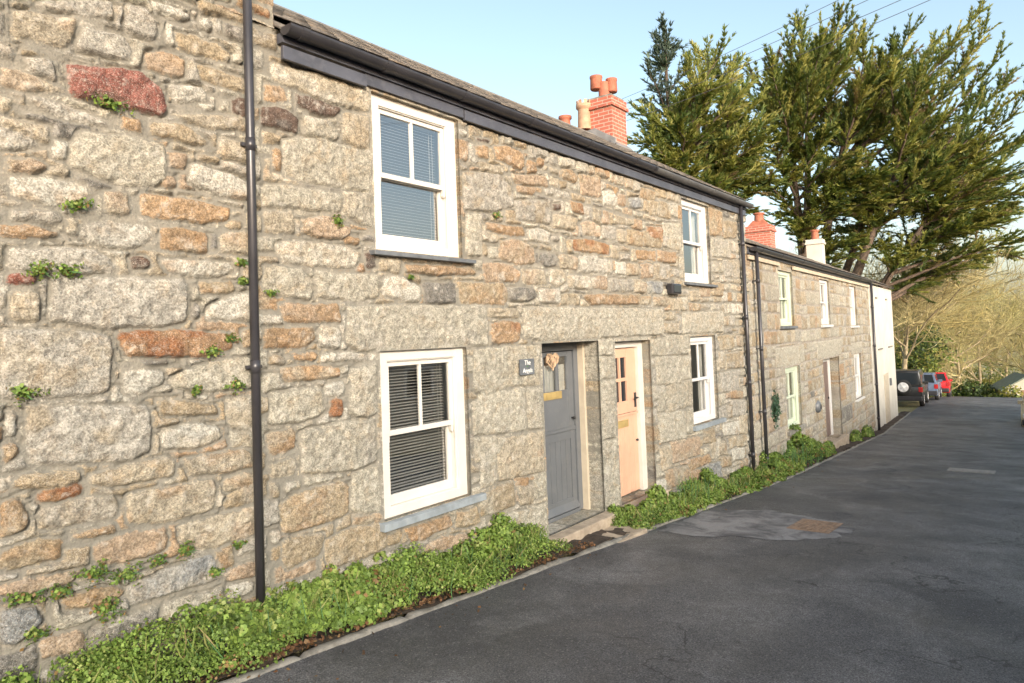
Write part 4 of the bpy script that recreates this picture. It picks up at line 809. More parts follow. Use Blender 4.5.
# ------------------------------------------------------------------ leaves
def leaves(name, Pt, Nn, size, colr, parent=None, seed=0, mat='leaf', wide=0.42, axis_dir=None):
    rs = np.random.default_rng(seed); n = len(Pt); Nn = Nn/np.linalg.norm(Nn, axis=1, keepdims=True).clip(1e-6)
    t = rs.normal(size=(n, 3)) if axis_dir is None else axis_dir
    t = t-(t*Nn).sum(1, keepdims=True)*Nn*(0.75 if axis_dir is None else .2); t /= np.linalg.norm(t, axis=1, keepdims=True).clip(1e-6)
    b = np.cross(Nn, t); b /= np.linalg.norm(b, axis=1, keepdims=True).clip(1e-6); s = size.reshape(-1, 1)
    V = np.stack([Pt-t*s*.5, Pt+b*s*wide-t*s*.05+Nn*s*.10, Pt+t*s*.5, Pt-b*s*wide-t*s*.05+Nn*s*.10], 1)
    c = np.repeat(colr, 4, 0)
    return npmesh(name, V.reshape(-1, 3), np.arange(4*n).reshape(n, 4), mat, parent, c)
def tint(n, cols, wts, rs, jit=.22):
    cols = np.array(cols); return cols[rs.choice(len(cols), n, p=np.array(wts)/sum(wts))]*(1+rs.uniform(-jit, jit, (n, 1)))
GREEN = [(.15, .23, .05), (.21, .30, .065), (.10, .155, .036), (.28, .33, .10), (.24, .15, .065)]
def bank(name, label, s0, s1, yf, hf, dens, leaf, seed, wts=(4, 4, 3, 1.2, .35), group=None):
    rs = np.random.default_rng(seed); Pt, Nn, Cl = [], [], []; nm = int((s1-s0)*dens)
    hN = lambda s: float(np.clip(.82+1.15*fbm(np.array([s*1.7]), np.array([seed*1.3]), 5, 3)[0], .25, 1.3))
    for i in range(nm):
        s = rs.uniform(s0, s1); h = .92*hf(s)*hN(s)*rs.uniform(.5, 1.15); ya, yb = yf(s); y = rs.uniform(ya, yb); back = (y-ya)/(yb-ya+1e-6); h *= (.45+.65*back)
        if h < .03: continue
        r = rs.uniform(.05, .13); n = int(rs.uniform(75, 140)*(r/.09)**2); d = rs.normal(size=(n, 3)); d[:, 2] = np.abs(d[:, 2])*.9+.1; d /= np.linalg.norm(d, axis=1, keepdims=True)
        p = d*np.array([r*1.15, r, r])*rs.uniform(.65, 1.08, (n, 1)); c0 = tint(1, GREEN, wts, rs, .25)
        Pt.append(p+np.array([s, y, g(s)+h-.55*r])); Nn.append(d+rs.normal(size=(n, 3))*.45); Cl.append(np.where(rs.random((n, 1)) < .5, c0, tint(n, GREEN, wts, rs)))
    Pt = np.concatenate(Pt); Nn = np.concatenate(Nn); Cl = np.concatenate(Cl)
    Pt[:, 1] = np.minimum(Pt[:, 1], np.array([wall_y(x) for x in Pt[:, 0]])-.03)
    t = thing(name, label, 'plant', ((s0+s1)/2, -.3, g((s0+s1)/2)), group)
    big = 1+.7*(fbm(Pt[:, 0]*2.3, Pt[:, 1]*2.3+Pt[:, 2]*2, seed+3, 2) > .12)
    leaves('foliage', Pt, Nn, rs.uniform(.55, 1.3, len(Pt))*leaf*big, Cl, t, seed)
    nb = int((s1-s0)*95); sb = rs.uniform(s0, s1, nb); cl_ = rs.integers(0, 12, nb); sb = np.where(rs.random(nb) < .6, s0+(s1-s0)*(cl_+.5)/12+rs.normal(0, .06, nb), sb); yb_ = np.array([rs.uniform(*yf(x)) for x in sb]); ax = np.stack([rs.normal(0, .4, nb), rs.normal(-.25, .35, nb), np.ones(nb)], 1); ax /= np.linalg.norm(ax, axis=1, keepdims=True); lb = rs.uniform(.10, .24, nb)
    zb_ = np.array([g(x)+.5*hf(x)*hN(x) for x in sb]); nrm = np.cross(ax, rs.normal(size=(nb, 3))); Pb = np.stack([sb, yb_, zb_], 1)+ax*lb[:, None]*.4; Pb[:, 1] = np.minimum(Pb[:, 1], np.array([wall_y(x) for x in sb])-.03)
    leaves('grass_blade', Pb, nrm, lb, tint(nb, [(.17, .23, .06), (.26, .27, .10), (.30, .24, .12)], (3, 2, 1), rs), t, seed, 'leaf', .022, ax)['kind'] = 'stuff'
    mb = MB()                                               # stems that carry the leaves
    for i in range(int((s1-s0)*26)):
        s = rs.uniform(s0, s1); ya, yb = yf(s); y = rs.uniform(ya, yb); z = g(s); hh = hf(s)*rs.uniform(.5, .95)
        mb.tube([(s, y, z), (s+rs.uniform(-.04, .04), y-.02, z+hh*.5), (s+rs.uniform(-.08, .08), y+rs.uniform(-.05, .05), z+hh)], [.005, .004, .002], 4, False)
    mb.build('stem', 'leaf_green', t)['kind'] = 'stuff'
def ymound(a, b): return lambda s: (a, min(b, wall_y(s)-.06))
I = lambda xs, ys: (lambda s: float(np.interp(s, xs, ys)))
bank('leafy_plant', 'long bank of bright green leafy weeds under the lower left window', 1.2, 6.0, lambda s: (-.46+.08*math.sin(s*2.3+.8)+.05*math.sin(s*7), -.05), I([1.2, 1.9, 2.6, 3.1, 3.8, 4.5, 5.0, 5.6, 6.0], [.16, .26, .36, .36, .30, .32, .35, .38, .28]), 105, .0215, 21)
bank('leafy_plant', 'bushy green weeds between the orange door and the drainpipes', 7.42, 11.1, lambda s: (-.50, -.34 if 7.8 < s < 8.9 else -.06), I([7.42, 7.8, 8.9, 9.3, 9.9, 10.5, 11.1], [.16, .30, .28, .50, .50, .36, .24]), 90, .026, 22)
bank('leafy_plant', 'green weeds growing round the foot of the twin drainpipes', 11.15, 18.2, lambda s: (kerb_y(s)+.03, wall_y(s)-.08), I([11.15, 11.8, 12.6, 13.4, 14.4, 15.6, 16.8, 17.6, 18.2], [.16, .30, .30, .36, .55, .60, .55, .45, .20]), 50, .038, 23, (3, 3, 4, .7, .6))
for i, (t0, r_, lb) in enumerate([(5.75, .22, 'small green weed clump by the step of the far recessed doorway'), (9.75, .27, 'green weed tuft at the foot of the far terrace, nearer of two'), (11.9, .30, 'green weed tuft beside the white house end')]):
    q = h2(t0, -.14); rs = np.random.default_rng(60+i); n = 900; d = rs.normal(size=(n, 3)); d[:, 2] = abs(d[:, 2]); d /= np.linalg.norm(d, axis=1, keepdims=True)
    t = thing('weed', lb, 'plant', (q[0], q[1], g(q[0]))); leaves('foliage', d*np.array([r_*1.6, r_*.7, r_*1.3])*rs.uniform(.5, 1, (n, 1))+np.array([q[0], q[1], g(q[0])]), d, rs.uniform(.04, .08, n), tint(n, GREEN, (4, 3, 2, 1, .3), rs), t, i)
# tufts rooted in the wall joints
TUFT = [(112, 104, .10, 'leafy weed growing out of the red stone'), (78, 205, .085, 'small green weed on the joint below the brown slab stone at upper left'), (40, 270, .085, 'low mossy weed strip above the big pale block, left end'), (68, 271, .08, 'low mossy weed strip above the big pale block, right end'),
        (213, 352, .075, 'weed on the rust coloured stone left of the drainpipe'), (232, 338, .06, 'weed at the tip of the rust coloured stone beside the drainpipe'), (236, 386, .075, 'weed under the grey brown stone beside the drainpipe'), (197, 391, .05, 'tiny weed under the grey brown stone'), (25, 393, .09, 'weed tuft under the large speckled block at the left edge'),
        (338, 221, .075, 'small weed in the joint left of the upper left window sill'), (497, 215, .055, 'small green tuft right of the upper left window'), (243, 262, .05, 'upper tiny weed behind the drainpipe'), (244, 281, .05, 'lower tiny weed behind the drainpipe'), (272, 293, .055, 'small weed just right of the drainpipe'),
        (412, 277, .03, 'speck of weed below the upper left window sill'), (28, 598, .085, 'olive weed tuft low on the wall near the left edge'), (62, 592, .075, 'olive weed tuft low on the wall, second from the left edge'), (95, 574, .11, 'leafy weed low on the wall, left of a close pair'), (127, 575, .10, 'leafy weed low on the wall, right of a close pair'),
        (108, 611, .12, 'broad leafy weed just above the left end of the weed bank'), (158, 561, .06, 'small round weed left of a reddish weed low on the wall'), (186, 551, .075, 'round weed with brownish leaves low on the wall'), (35, 635, .075, 'bright green weed nearest the bottom left corner'), (240, 545, .05, 'tiny weed low on the wall beside the drainpipe'), (216, 573, .06, 'thin weed above the weed bank left of the drainpipe')]
for i, (px, py, r_, lb) in enumerate(TUFT):
    s, z = wp(px, py, -.04); rs = np.random.default_rng(100+i); n = int(20+r_*1700); d = rs.normal(size=(n, 3)); d[:, 1] = -abs(d[:, 1])*.7; d[:, 2] += .25; d /= np.linalg.norm(d, axis=1, keepdims=True)
    an_ = np.arctan2(d[:, 2], d[:, 0]); rad = rs.uniform(.10, 1.0, (n, 1))**.7*(.72+.55*np.sin(an_*rs.integers(2, 5)+rs.uniform(0, 6))*rs.uniform(.4, 1)+.25*rs.normal(size=n)*.5).clip(.2, 1.35)[:, None]; c = np.array([s, -.025, z])
    t = thing('weed', lb, 'plant', (s, -.02, z))
    leaves('foliage', d*np.array([r_*1.25, r_*.8, r_*.75])*rad+c, d+rs.normal(size=(n, 3))*.4, rs.uniform(.014, .028, n)*(1 if s < 3 else 1.15), tint(n, GREEN, (4, 2, 5, .6, 1.4), rs), t, i)
    mb = MB()
    for k_ in range(7):
        a = rs.uniform(-1, 1, 2); mb.tube([(s, .0, z), (s+a[0]*r_*.4, -.035, z+a[1]*r_*.15), (s+a[0]*r_, -.06, z+a[1]*r_*.5)], [.003, .0025, .0015], 4, False)
    mb.build('stem', 'leaf_green', t)['kind'] = 'stuff'
# climbing green patch beside the far pipe
q = h2(1.45, -.03); rs = np.random.default_rng(71); n = 190; Pt = np.stack([rs.normal(0, .15, n), rs.uniform(-.06, -.01, n), rs.normal(-1.65, .15, n)], 1); Pt = np.stack([13.2+(1.45+Pt[:, 0])*CA-Pt[:, 1]*SA, (1.45+Pt[:, 0])*SA+Pt[:, 1]*CA, Pt[:, 2]], 1)
t = thing('climbing_plant', 'dark green creeper patch on the wall right of the twin drainpipes', 'plant', (q[0], q[1], -1.9)); leaves('foliage', Pt, np.tile([0, -1., .3], (n, 1))+rs.normal(size=(n, 3))*.4, rs.uniform(.05, .10, n), tint(n, [(.05, .10, .06), (.035, .07, .04)], (1, 1), rs), t)
# dead leaves along the kerb
rs = np.random.default_rng(5); n = 1420; s = np.concatenate([rs.uniform(1.6, 6.4, 1000), rs.normal(2.6, .22, 140), rs.uniform(7.6, 18, 280)]); y = np.array([kerb_y(x) for x in s])+np.abs(rs.normal(.05, .08, n)); y[1000:1140] += .02; spill = rs.random(n) < .04; y[spill] -= rs.uniform(.1, .5, spill.sum())
z = np.array([g(x) for x in s])+.05+rs.uniform(0, .02, n)*1.0; z[y < np.array([kerb_y(x) for x in s])-.02] -= .04
o = leaves('dead_leaves', np.stack([s, y, z], 1), np.tile([0, 0, 1.], (n, 1))+rs.normal(size=(n, 3))*.5, rs.uniform(.016, .042, n), tint(n, [(.17, .09, .045), (.14, .07, .035), (.24, .15, .075), (.08, .05, .032)], (3, 3, 2, 3), rs), None, 5, 'leaf'); o['kind'] = 'stuff'

# ------------------------------------------------------------------ trees
class Tubes:
    def __init__(s): s.V, s.F, s.C, s.n = [], [], [], 0
    def add(s, pts, rad, k=5, col=(.2, .15, .1)):
        pts = np.asarray(pts, float); m = len(pts); t = np.gradient(pts, axis=0); t /= np.linalg.norm(t, axis=1, keepdims=True).clip(1e-9)
        ref = np.where(np.abs(t[:, 2:3]) < .9, [[0, 0, 1.]], [[1., 0, 0]]); a = np.cross(t, ref); a /= np.linalg.norm(a, axis=1, keepdims=True).clip(1e-9); b = np.cross(t, a)
        an = 2*np.pi*np.arange(k)/k; rad = np.asarray(rad, float).reshape(-1, 1, 1)*np.ones((m, 1, 1))
        R_ = pts[:, None, :]+rad*(np.cos(an)[None, :, None]*a[:, None, :]+np.sin(an)[None, :, None]*b[:, None, :])
        ii = s.n+np.arange(m*k).reshape(m, k); s.F.append(np.stack([ii[:-1], np.roll(ii[:-1], -1, 1), np.roll(ii[1:], -1, 1), ii[1:]], -1).reshape(-1, 4))
        s.V.append(R_.reshape(-1, 3)); s.C.append(np.tile(col, (m*k, 1))); s.n += m*k
    def build(s, name, mat, parent):
        return npmesh(name, np.concatenate(s.V), np.concatenate(s.F), mat, parent, np.concatenate(s.C), True)
def pd(px, py, dep): return EYE+dep*ray(px, py)
def bez(a, c, b, n): 
    t = np.linspace(0, 1, n)[:, None]; return (1-t)**2*a+2*t*(1-t)*c+t*t*b
CYP = [(.13, .165, .042), (.22, .235, .06), (.085, .125, .038), (.31, .30, .09), (.22, .17, .09)]
def cypress(name, label, base, stems, tips, dep, seed, wts=(4, 4, 3, 2, .4), plume=.27, dspread=5.0, dens=1.0, cols=CYP, trunk_r=.38, group=None, limb_from=None, droop=0.0):
    rs = np.random.default_rng(seed); T = Tubes(); LP, LN, LT_, LC, LS = [], [], [], [], []
    t = thing(name, label, 'tree', tuple(base), group)
    st = []
    for sp in stems:
        e = pd(*sp) if len(sp) == 3 else np.array(sp); c = (base+e)/2+np.array([rs.uniform(-.4, .4), rs.uniform(-.4, .4), .5]); P = bez(base+rs.normal(size=3)*[.35, .35, 0], c, e, 16); T.add(P, np.linspace(trunk_r, .07, 16), 7); st.append(P)
    for (px, py, *rest) in tips:
        dd = dep+rs.uniform(-1, 1)*dspread; e = pd(px, py, dd); tip_w = rest[0] if rest else 1.0
        # leave the stem lying nearest below the tip
        best = None; lo_ = min(max((py-70)/110, 0), 1)
        for P in st:
            dh = np.linalg.norm((P-e)[:, :2], axis=1); up = e[2]-P[:, 2]; sc_ = np.abs(up-dh*(1-.72*lo_))+.25*np.linalg.norm(P-e, axis=1)+np.where(np.arange(len(P)) < 4, 6, 0); j = int(np.argmin(sc_))
            if best is None or sc_[j] < best[0]: best = (sc_[j], P[j])
        a = best[1]; L = np.linalg.norm(e-a); lo_ = min(max((py-70)/110, 0), 1); c = a+(e-a)*.5+np.array([0, 0, (-.08+.20*lo_)*L])+rs.normal(size=3)*.06*L; n = max(8, int(L/.35)); P = bez(a, c, e, n)
        P[1:-1] += np.cumsum(rs.normal(size=(n-2, 3))*.035, 0)*np.sin(np.linspace(0, np.pi, n-2))[:, None]
        T.add(P, np.linspace(.035+.009*L, .010, n), 5); tg = np.gradient(P, axis=0); tg /= np.linalg.norm(tg, axis=1, keepdims=True)
        k0 = int(n*(.28 if L > 3 else .1))
        for i in range(k0, n):
            fr_ = (i-k0)/max(1, n-1-k0)
            for rep in range(max(1, int(rs.poisson(3.2*dens)))):
                if rs.random() < .10: continue
                o_ = rs.normal(size=3); o_[2] = o_[2]*(.5-.3*lo_)+.25*(1-lo_); o_ -= (o_@tg[i])*tg[i]; o_ /= np.linalg.norm(o_)
                dr = tg[i]*rs.uniform(.55, 1.1)+o_*rs.uniform(.35, 1.0)*(1.1-.5*fr_); dr /= np.linalg.norm(dr)
                l = rs.uniform(.5, 1.35)*(1.15-.45*fr_)*min(1, .4+L/6)*tip_w; p0 = P[i]; mseg = max(3, int(l/.13)); q = p0+dr*np.linspace(0, l, mseg)[:, None]; q[:, 2] += (.14-.10*lo_)*l*np.linspace(0, 1, mseg)**2
                if rs.random() < .5: T.add(q[[0, mseg//2, -1]], [.022, .015, .006], 3)
                cc = tint(1, cols, wts, rs, .2)[0]
                for j in range(mseg):
                    k_ = 14; dirs = dr+rs.normal(size=(k_, 3))*np.array([.38, .38, .20-.08*lo_]); dirs[:, 2] += .20-.14*lo_; dirs /= np.linalg.norm(dirs, axis=1, keepdims=True); ln = plume*rs.uniform(.6, 1.25, k_)*(1.0 if j < mseg-1 else 1.15)
                    LP.append(q[j]+dirs*ln[:, None]*.45); LT_.append(dirs); nn_ = rs.normal(size=(k_, 3))*.6; nn_[:, 2] += .8; LN.append(nn_); LC.append(cc*(1+rs.uniform(-.18, .18, (k_, 1)))); LS.append(ln)
        # leading shoot
        for j in range(10):
            dirs = tg[-1]+rs.normal(size=(2, 3))*.25; dirs /= np.linalg.norm(dirs, axis=1, keepdims=True); ln = plume*rs.uniform(.6, 1.1, 2)
            LP.append(e+tg[-1]*(j-6)*.10+dirs*ln[:, None]*.4); LT_.append(dirs); LN.append(rs.normal(size=(2, 3))); LC.append(tint(2, cols, wts, rs)); LS.append(ln)
    T.build('trunk', 'bark', t)
    leaves('crown', np.concatenate(LP), np.concatenate(LN), np.concatenate(LS), np.concatenate(LC), t, seed, 'leaf', .085, np.concatenate(LT_))
    return t
rs0 = np.random.default_rng(2)
def fill(poly, n, rs):
    out = []; a = np.array(poly); lo, hi = a.min(0), a.max(0)
    while len(out) < n:
        p = rs.uniform(lo, hi); c = False; j = len(a)-1
        for i in range(len(a)):
            if (a[i, 1] > p[1]) != (a[j, 1] > p[1]) and p[0] < (a[j, 0]-a[i, 0])*(p[1]-a[i, 1])/(a[j, 1]-a[i, 1])+a[i, 0]: c = not c
            j = i
        if c: out.append((p[0], p[1], 1.0))
    return out
edge = [(742, 92), (752, 72), (770, 62), (790, 48), (800, 26), (822, 40), (838, 22), (852, 18), (868, 32), (890, 52), (908, 36), (925, 66), (936, 44), (955, 38), (978, 14), (984, 34), (968, 66), (1000, 54), (982, 88), (1012, 74), (1000, 108), (1032, 92), (1038, 128), (1015, 142), (1038, 166), (1002, 172), (1040, 196), (1016, 214), (1036, 236), (1000, 240), (975, 222), (990, 200), (1012, 256), (988, 262), (1034, 250), (958, 268), (930, 282), (905, 288)]
inner = fill([(750, 95), (800, 55), (860, 48), (930, 85), (1000, 120), (1020, 170), (1000, 225), (950, 245), (890, 262), (830, 250), (800, 225), (835, 200), (835, 150), (770, 140)], 92, rs0)+fill([(752, 120), (800, 110), (862, 140), (880, 230), (850, 262), (812, 262), (760, 225), (745, 170)], 40, rs0)+fill([(770, 70), (800, 36), (860, 30), (905, 60), (905, 130), (800, 125)], 30, rs0)+fill([(830, 150), (1000, 140), (1018, 215), (945, 262), (860, 255), (815, 215)], 62, rs0)
bB = pd(806, 380, 37); bB[2] = g(bB[0])
cypress('cypress_tree', 'huge windswept cypress with spiky shoots leaning right over the road', bB, [(788, 130, 36), (806, 95, 38), (850, 110, 38), (905, 150, 37), (930, 215, 36), (870, 200, 38)], edge+inner, 37, 31, dspread=4.5, trunk_r=.42)
left_t = [(628, 140), (640, 112), (634, 172), (655, 128), (650, 160), (690, 92), (702, 52), (716, 66), (724, 48), (738, 64), (748, 82), (756, 104), (766, 122), (768, 150), (690, 72), (680, 108)]+fill([(645, 150), (700, 80), (740, 78), (765, 130), (775, 195), (750, 235), (700, 205), (650, 180)], 64, rs0)
bL = pd(712, 330, 29); bL[2] = g(bL[0])
cypress('cypress_tree', 'shorter yellowish cypress behind the cottage roof, left of the huge one', bL, [(705, 85, 29), (730, 90, 30), (680, 120, 28)], left_t, 29, 32, wts=(4, 5, 2, 3, .5), plume=.26, dspread=2.6, trunk_r=.26)
bS = pd(680, 330, 33); bS[2] = g(bS[0])
spire = [(663, 27), (659, 40), (668, 38), (657, 60), (671, 58), (664, 48), (654, 52), (676, 48), (648, 70), (686, 66), (652, 88), (690, 90), (646, 104), (684, 112), (660, 70), (668, 90), (672, 116), (656, 122)]
cypress('slender_conifer', 'thin bluish conifer with a sparse spire beside the red chimney', bS, [(665, 46, 33)], spire, 33, 33, wts=(3, 0, 5, 0, 0), plume=.26, dspread=1.3, dens=.33, cols=[(.11, .15, .12), (.10, .13, .11), (.085, .12, .10), (.10, .13, .09), (.1, .12, .09)], trunk_r=.14)
# long bare limb hanging over the road belongs to the tall tree behind; the stems stand clear
def bare_tree(name, label, base, height, spread, seed, col=(.30, .25, .12), lean=(0, 0), levels=4, tr=.16, ivy=0, group=None, start=.30):
    rs = np.random.default_rng(seed); T = Tubes(); W = Tubes(); t = thing(name, label, 'tree', tuple(base), group)
    top = base+np.array([lean[0], lean[1], height*.62]); P = bez(base, (base+top)/2+rs.normal(size=3)*.3, top, 10); T.add(P, np.linspace(tr, tr*.45, 10), 7)
    def grow(p, d, l, r, lev):
        n = 5; q = [p]; dd = d.copy()
        for i in range(n-1):
            dd = dd+rs.normal(size=3)*.16+np.array([0, 0, .05]); dd /= np.linalg.norm(dd); q.append(q[-1]+dd*l/(n-1))
        q = np.array(q); c = np.array(col)*rs.uniform(.7, 1.35); (T if lev < 2 else W).add(q, np.linspace(r, r*.5, n), 5 if lev < 2 else 3, c)
        if lev >= levels: return
        for k_ in range(int(rs.integers(5, 9))):
            i = rs.integers(1, n); o_ = rs.normal(size=3); o_[2] = o_[2]*.7+.25; nd = dd*.75+o_*.62*spread; nd /= np.linalg.norm(nd); grow(q[i], nd, l*rs.uniform(.48, .72), max(r*.55, .011), lev+1)
    for k_ in range(9):
        i = rs.integers(int(10*start), 10); o_ = rs.normal(size=3)*[1, 1, .35]; o_[2] += .55; o_ /= np.linalg.norm(o_); grow(P[i], o_, height*rs.uniform(.28, .42), tr*.42, 1)
    T.build('trunk', 'pale_bark', t); W.build('crown', 'twig', t); return t
BT = [(899, 43, 11.5, 'pale twiggy tree nearest the white house end under the cypress limbs', (.42, .36, .18)), (905, 56, 11, 'bare olive tree rising close behind the white house end', (0.29, 0.26, 0.10)), (932, 62, 12.5, 'bare tan tree in line with the parked red car', (0.35, 0.29, 0.13)), (957, 58, 9, 'small bare tree with many pale stems above the dark hedge', (0.41, 0.35, 0.17)), (978, 66, 13.5, 'tall pale bare tree with a forked yellowish trunk', (0.41, 0.37, 0.16)),
      (1004, 72, 13, 'bare tree standing behind the small shed', (0.32, 0.27, 0.11)), (1030, 64, 12, 'bare tree cut by the right edge of the view', (0.36, 0.32, 0.13)), (946, 84, 15, 'far bare tree filling the gap beyond the road crest', (0.36, 0.33, 0.16)), (990, 92, 16.5, 'farthest bare tree with a rounded hazy crown', (0.39, 0.37, 0.19)), (880, 48, 13, 'bare yellowish tree under the cypress branches', (0.36, 0.29, 0.11)), (918, 74, 14, 'slim bare tree deeper in the wood', (0.32, 0.28, 0.12))]
for i, (px, dep, hh, lb, cc) in enumerate(BT):
    b = pd(px, 345, dep); b[2] = g(b[0])-.1; bare_tree('bare_tree', lb, b, hh, 1.0, 200+i, cc, (random.uniform(-1, 1), random.uniform(-1, 1)), 4, .17, group='bare trees beyond the road')
def shrub(name, label, c, rx, ry, rz, n, leaf, cols, wts, seed, cat='shrub', lumps=14, group=None):
    rs = np.random.default_rng(seed); Pt, Nn, Cl = [], [], []; t = thing(name, label, cat, tuple(c), group); mb = MB()
    for i in range(lumps):
        q = rs.normal(size=3); q[2] = abs(q[2]); q /= np.linalg.norm(q); q *= rs.uniform(.25, .85); o_ = np.array(c)+q*np.array([rx, ry, rz]); r = rs.uniform(.22, .46)*min(rx, ry, rz); m_ = n//lumps
        d = rs.normal(size=(m_, 3)); d /= np.linalg.norm(d, axis=1, keepdims=True); Pt.append(o_+d*r*np.array([1.35, 1.35, .95])*rs.uniform(.55, 1.15, (m_, 1))); Nn.append(d+rs.normal(size=(m_, 3))*.5); cc = tint(1, cols, wts, rs); Cl.append(np.where(rs.random((m_, 1)) < .6, cc, tint(m_, cols, wts, rs)))
        mb.tube([tuple(c), tuple((np.array(c)+o_)/2+rs.normal(size=3)*.1), tuple(o_)], [.05, .035, .012], 5, False)
    mb.build('stem', 'bark', t); leaves('foliage', np.concatenate(Pt), np.concatenate(Nn), rs.uniform(.6, 1.3, sum(map(len, Pt)))*leaf, np.concatenate(Cl), t, seed)
EVG = [(.08, .125, .035), (.14, .18, .045), (.045, .07, .028), (.23, .22, .06)]
for i, (px, dep, rx, rz, lb, wt) in enumerate([(905, 52, 3.2, 7.6, 'tall green evergreen bush rising behind the black parked car', (3, 4, 2, 3)), (935, 58, 2.0, 2.3, 'low bush just beyond the parked red car', (2, 2, 2, 2)), (955, 57, 2.2, 1.9, 'dark bush at the left end of the far hedge', (3, 2, 4, 1)), (975, 56, 2.0, 2.2, 'dark evergreen in the middle of the far hedge', (2, 1, 6, .3)), (990, 58, 1.8, 2.8, 'yellow green bush beside the shed', (2, 3, 1, 5)), (1022, 60, 3.0, 3.2, 'bright green bush behind the shed roof', (2, 4, 1, 4)), (1006, 50, 1.1, 1.3, 'small green bush in front of the shed', (3, 4, 2, 3)), (938, 66, 2.6, 5.6, 'tall yellow green bush behind the red car', (2, 4, 1, 5)), (984, 70, 3.0, 6.0, 'tall gold green bush under the far bare trees', (1, 4, 1, 6)), (960, 72, 5, 3.8, 'broad olive thicket beneath the bare trees', (3, 3, 3, 4)), (1000, 78, 5, 4.2, 'olive thicket behind the shed', (3, 3, 2, 5))]):
    b = pd(px, 370, dep); b[2] = g(b[0])-.1; shrub('shrub', lb, b, rx, rx, rz, 14000 if i == 0 else 4000, .20, EVG, wt, 300+i, lumps=44 if i == 0 else 18, group='bushes beyond the road')

# ------------------------------------------------------------------ shed at the far right
LOCAL[0] = True
p = pd(1022, 388, 54); sh = thing('garden_shed', 'small pale shed with a grey green pitched roof at the far right', 'shed', (p[0], p[1], g(p[0])), None, .25)
mb = MB(); mb.box(-1.6, 1.6, -1.4, 1.4, -.5, 1.75); mb.prism([(-1.6, -1.4, 1.75), (-1.6, 0, 2.55), (-1.6, 1.4, 1.75)], (3.2, 0, 0)); mb.build('wall', 'render_plain', sh)
mb = MB(); mb.prism([(-1.9, -1.75, 1.55), (-1.9, 0, 2.62), (-1.9, 1.75, 1.55), (-1.9, 1.75, 1.65), (-1.9, 0, 2.74), (-1.9, -1.75, 1.65)], (3.8, 0, 0)); mb.build('roof', 'mossy_slate', sh)
mb = MB(); mb.box(-1.64, -1.6, -.45, .45, -.2, 1.6); mb.build('door', 'shed_timber', sh)

# ------------------------------------------------------------------ parked cars (frame: x forward, y to the car's left, z up)
def wheel(car, x, y, r, w_, rim):
    sgn = 1 if y > 0 else -1
    mb = MB(); mb.lathe([(r*.62, -w_/2), (r*.93, -w_/2), (r, -w_/2+.03), (r, w_/2-.03), (r*.93, w_/2), (r*.62, w_/2)], (x, y, r), 22, 'y'); wh = mb.build('wheel', 'rubber', car)
    mb = MB(); mb.lathe([(0, sgn*(w_/2-.03)), (r*.16, sgn*(w_/2-.02)), (r*.20, sgn*(w_/2-.05)), (r*.52, sgn*(w_/2-.06)), (r*.60, sgn*(w_/2-.01)), (r*.66, sgn*(w_/2-.005))], (x, y, r), 22, 'y')
    for k_ in range(5):
        a = 2*math.pi*k_/5; dx, dz = math.cos(a), math.sin(a); q = [(x+dx*r*.15-dz*.03, y+sgn*(w_/2-.03), r+dz*r*.15+dx*.03), (x+dx*r*.6-dz*.03, y+sgn*(w_/2-.02), r+dz*r*.6+dx*.03), (x+dx*r*.6+dz*.03, y+sgn*(w_/2-.02), r+dz*r*.6-dx*.03), (x+dx*r*.15+dz*.03, y+sgn*(w_/2-.03), r+dz*r*.15-dx*.03)]
        mb.prism(q, (0, -sgn*.02, 0))
    mb.build('rim', rim, wh)
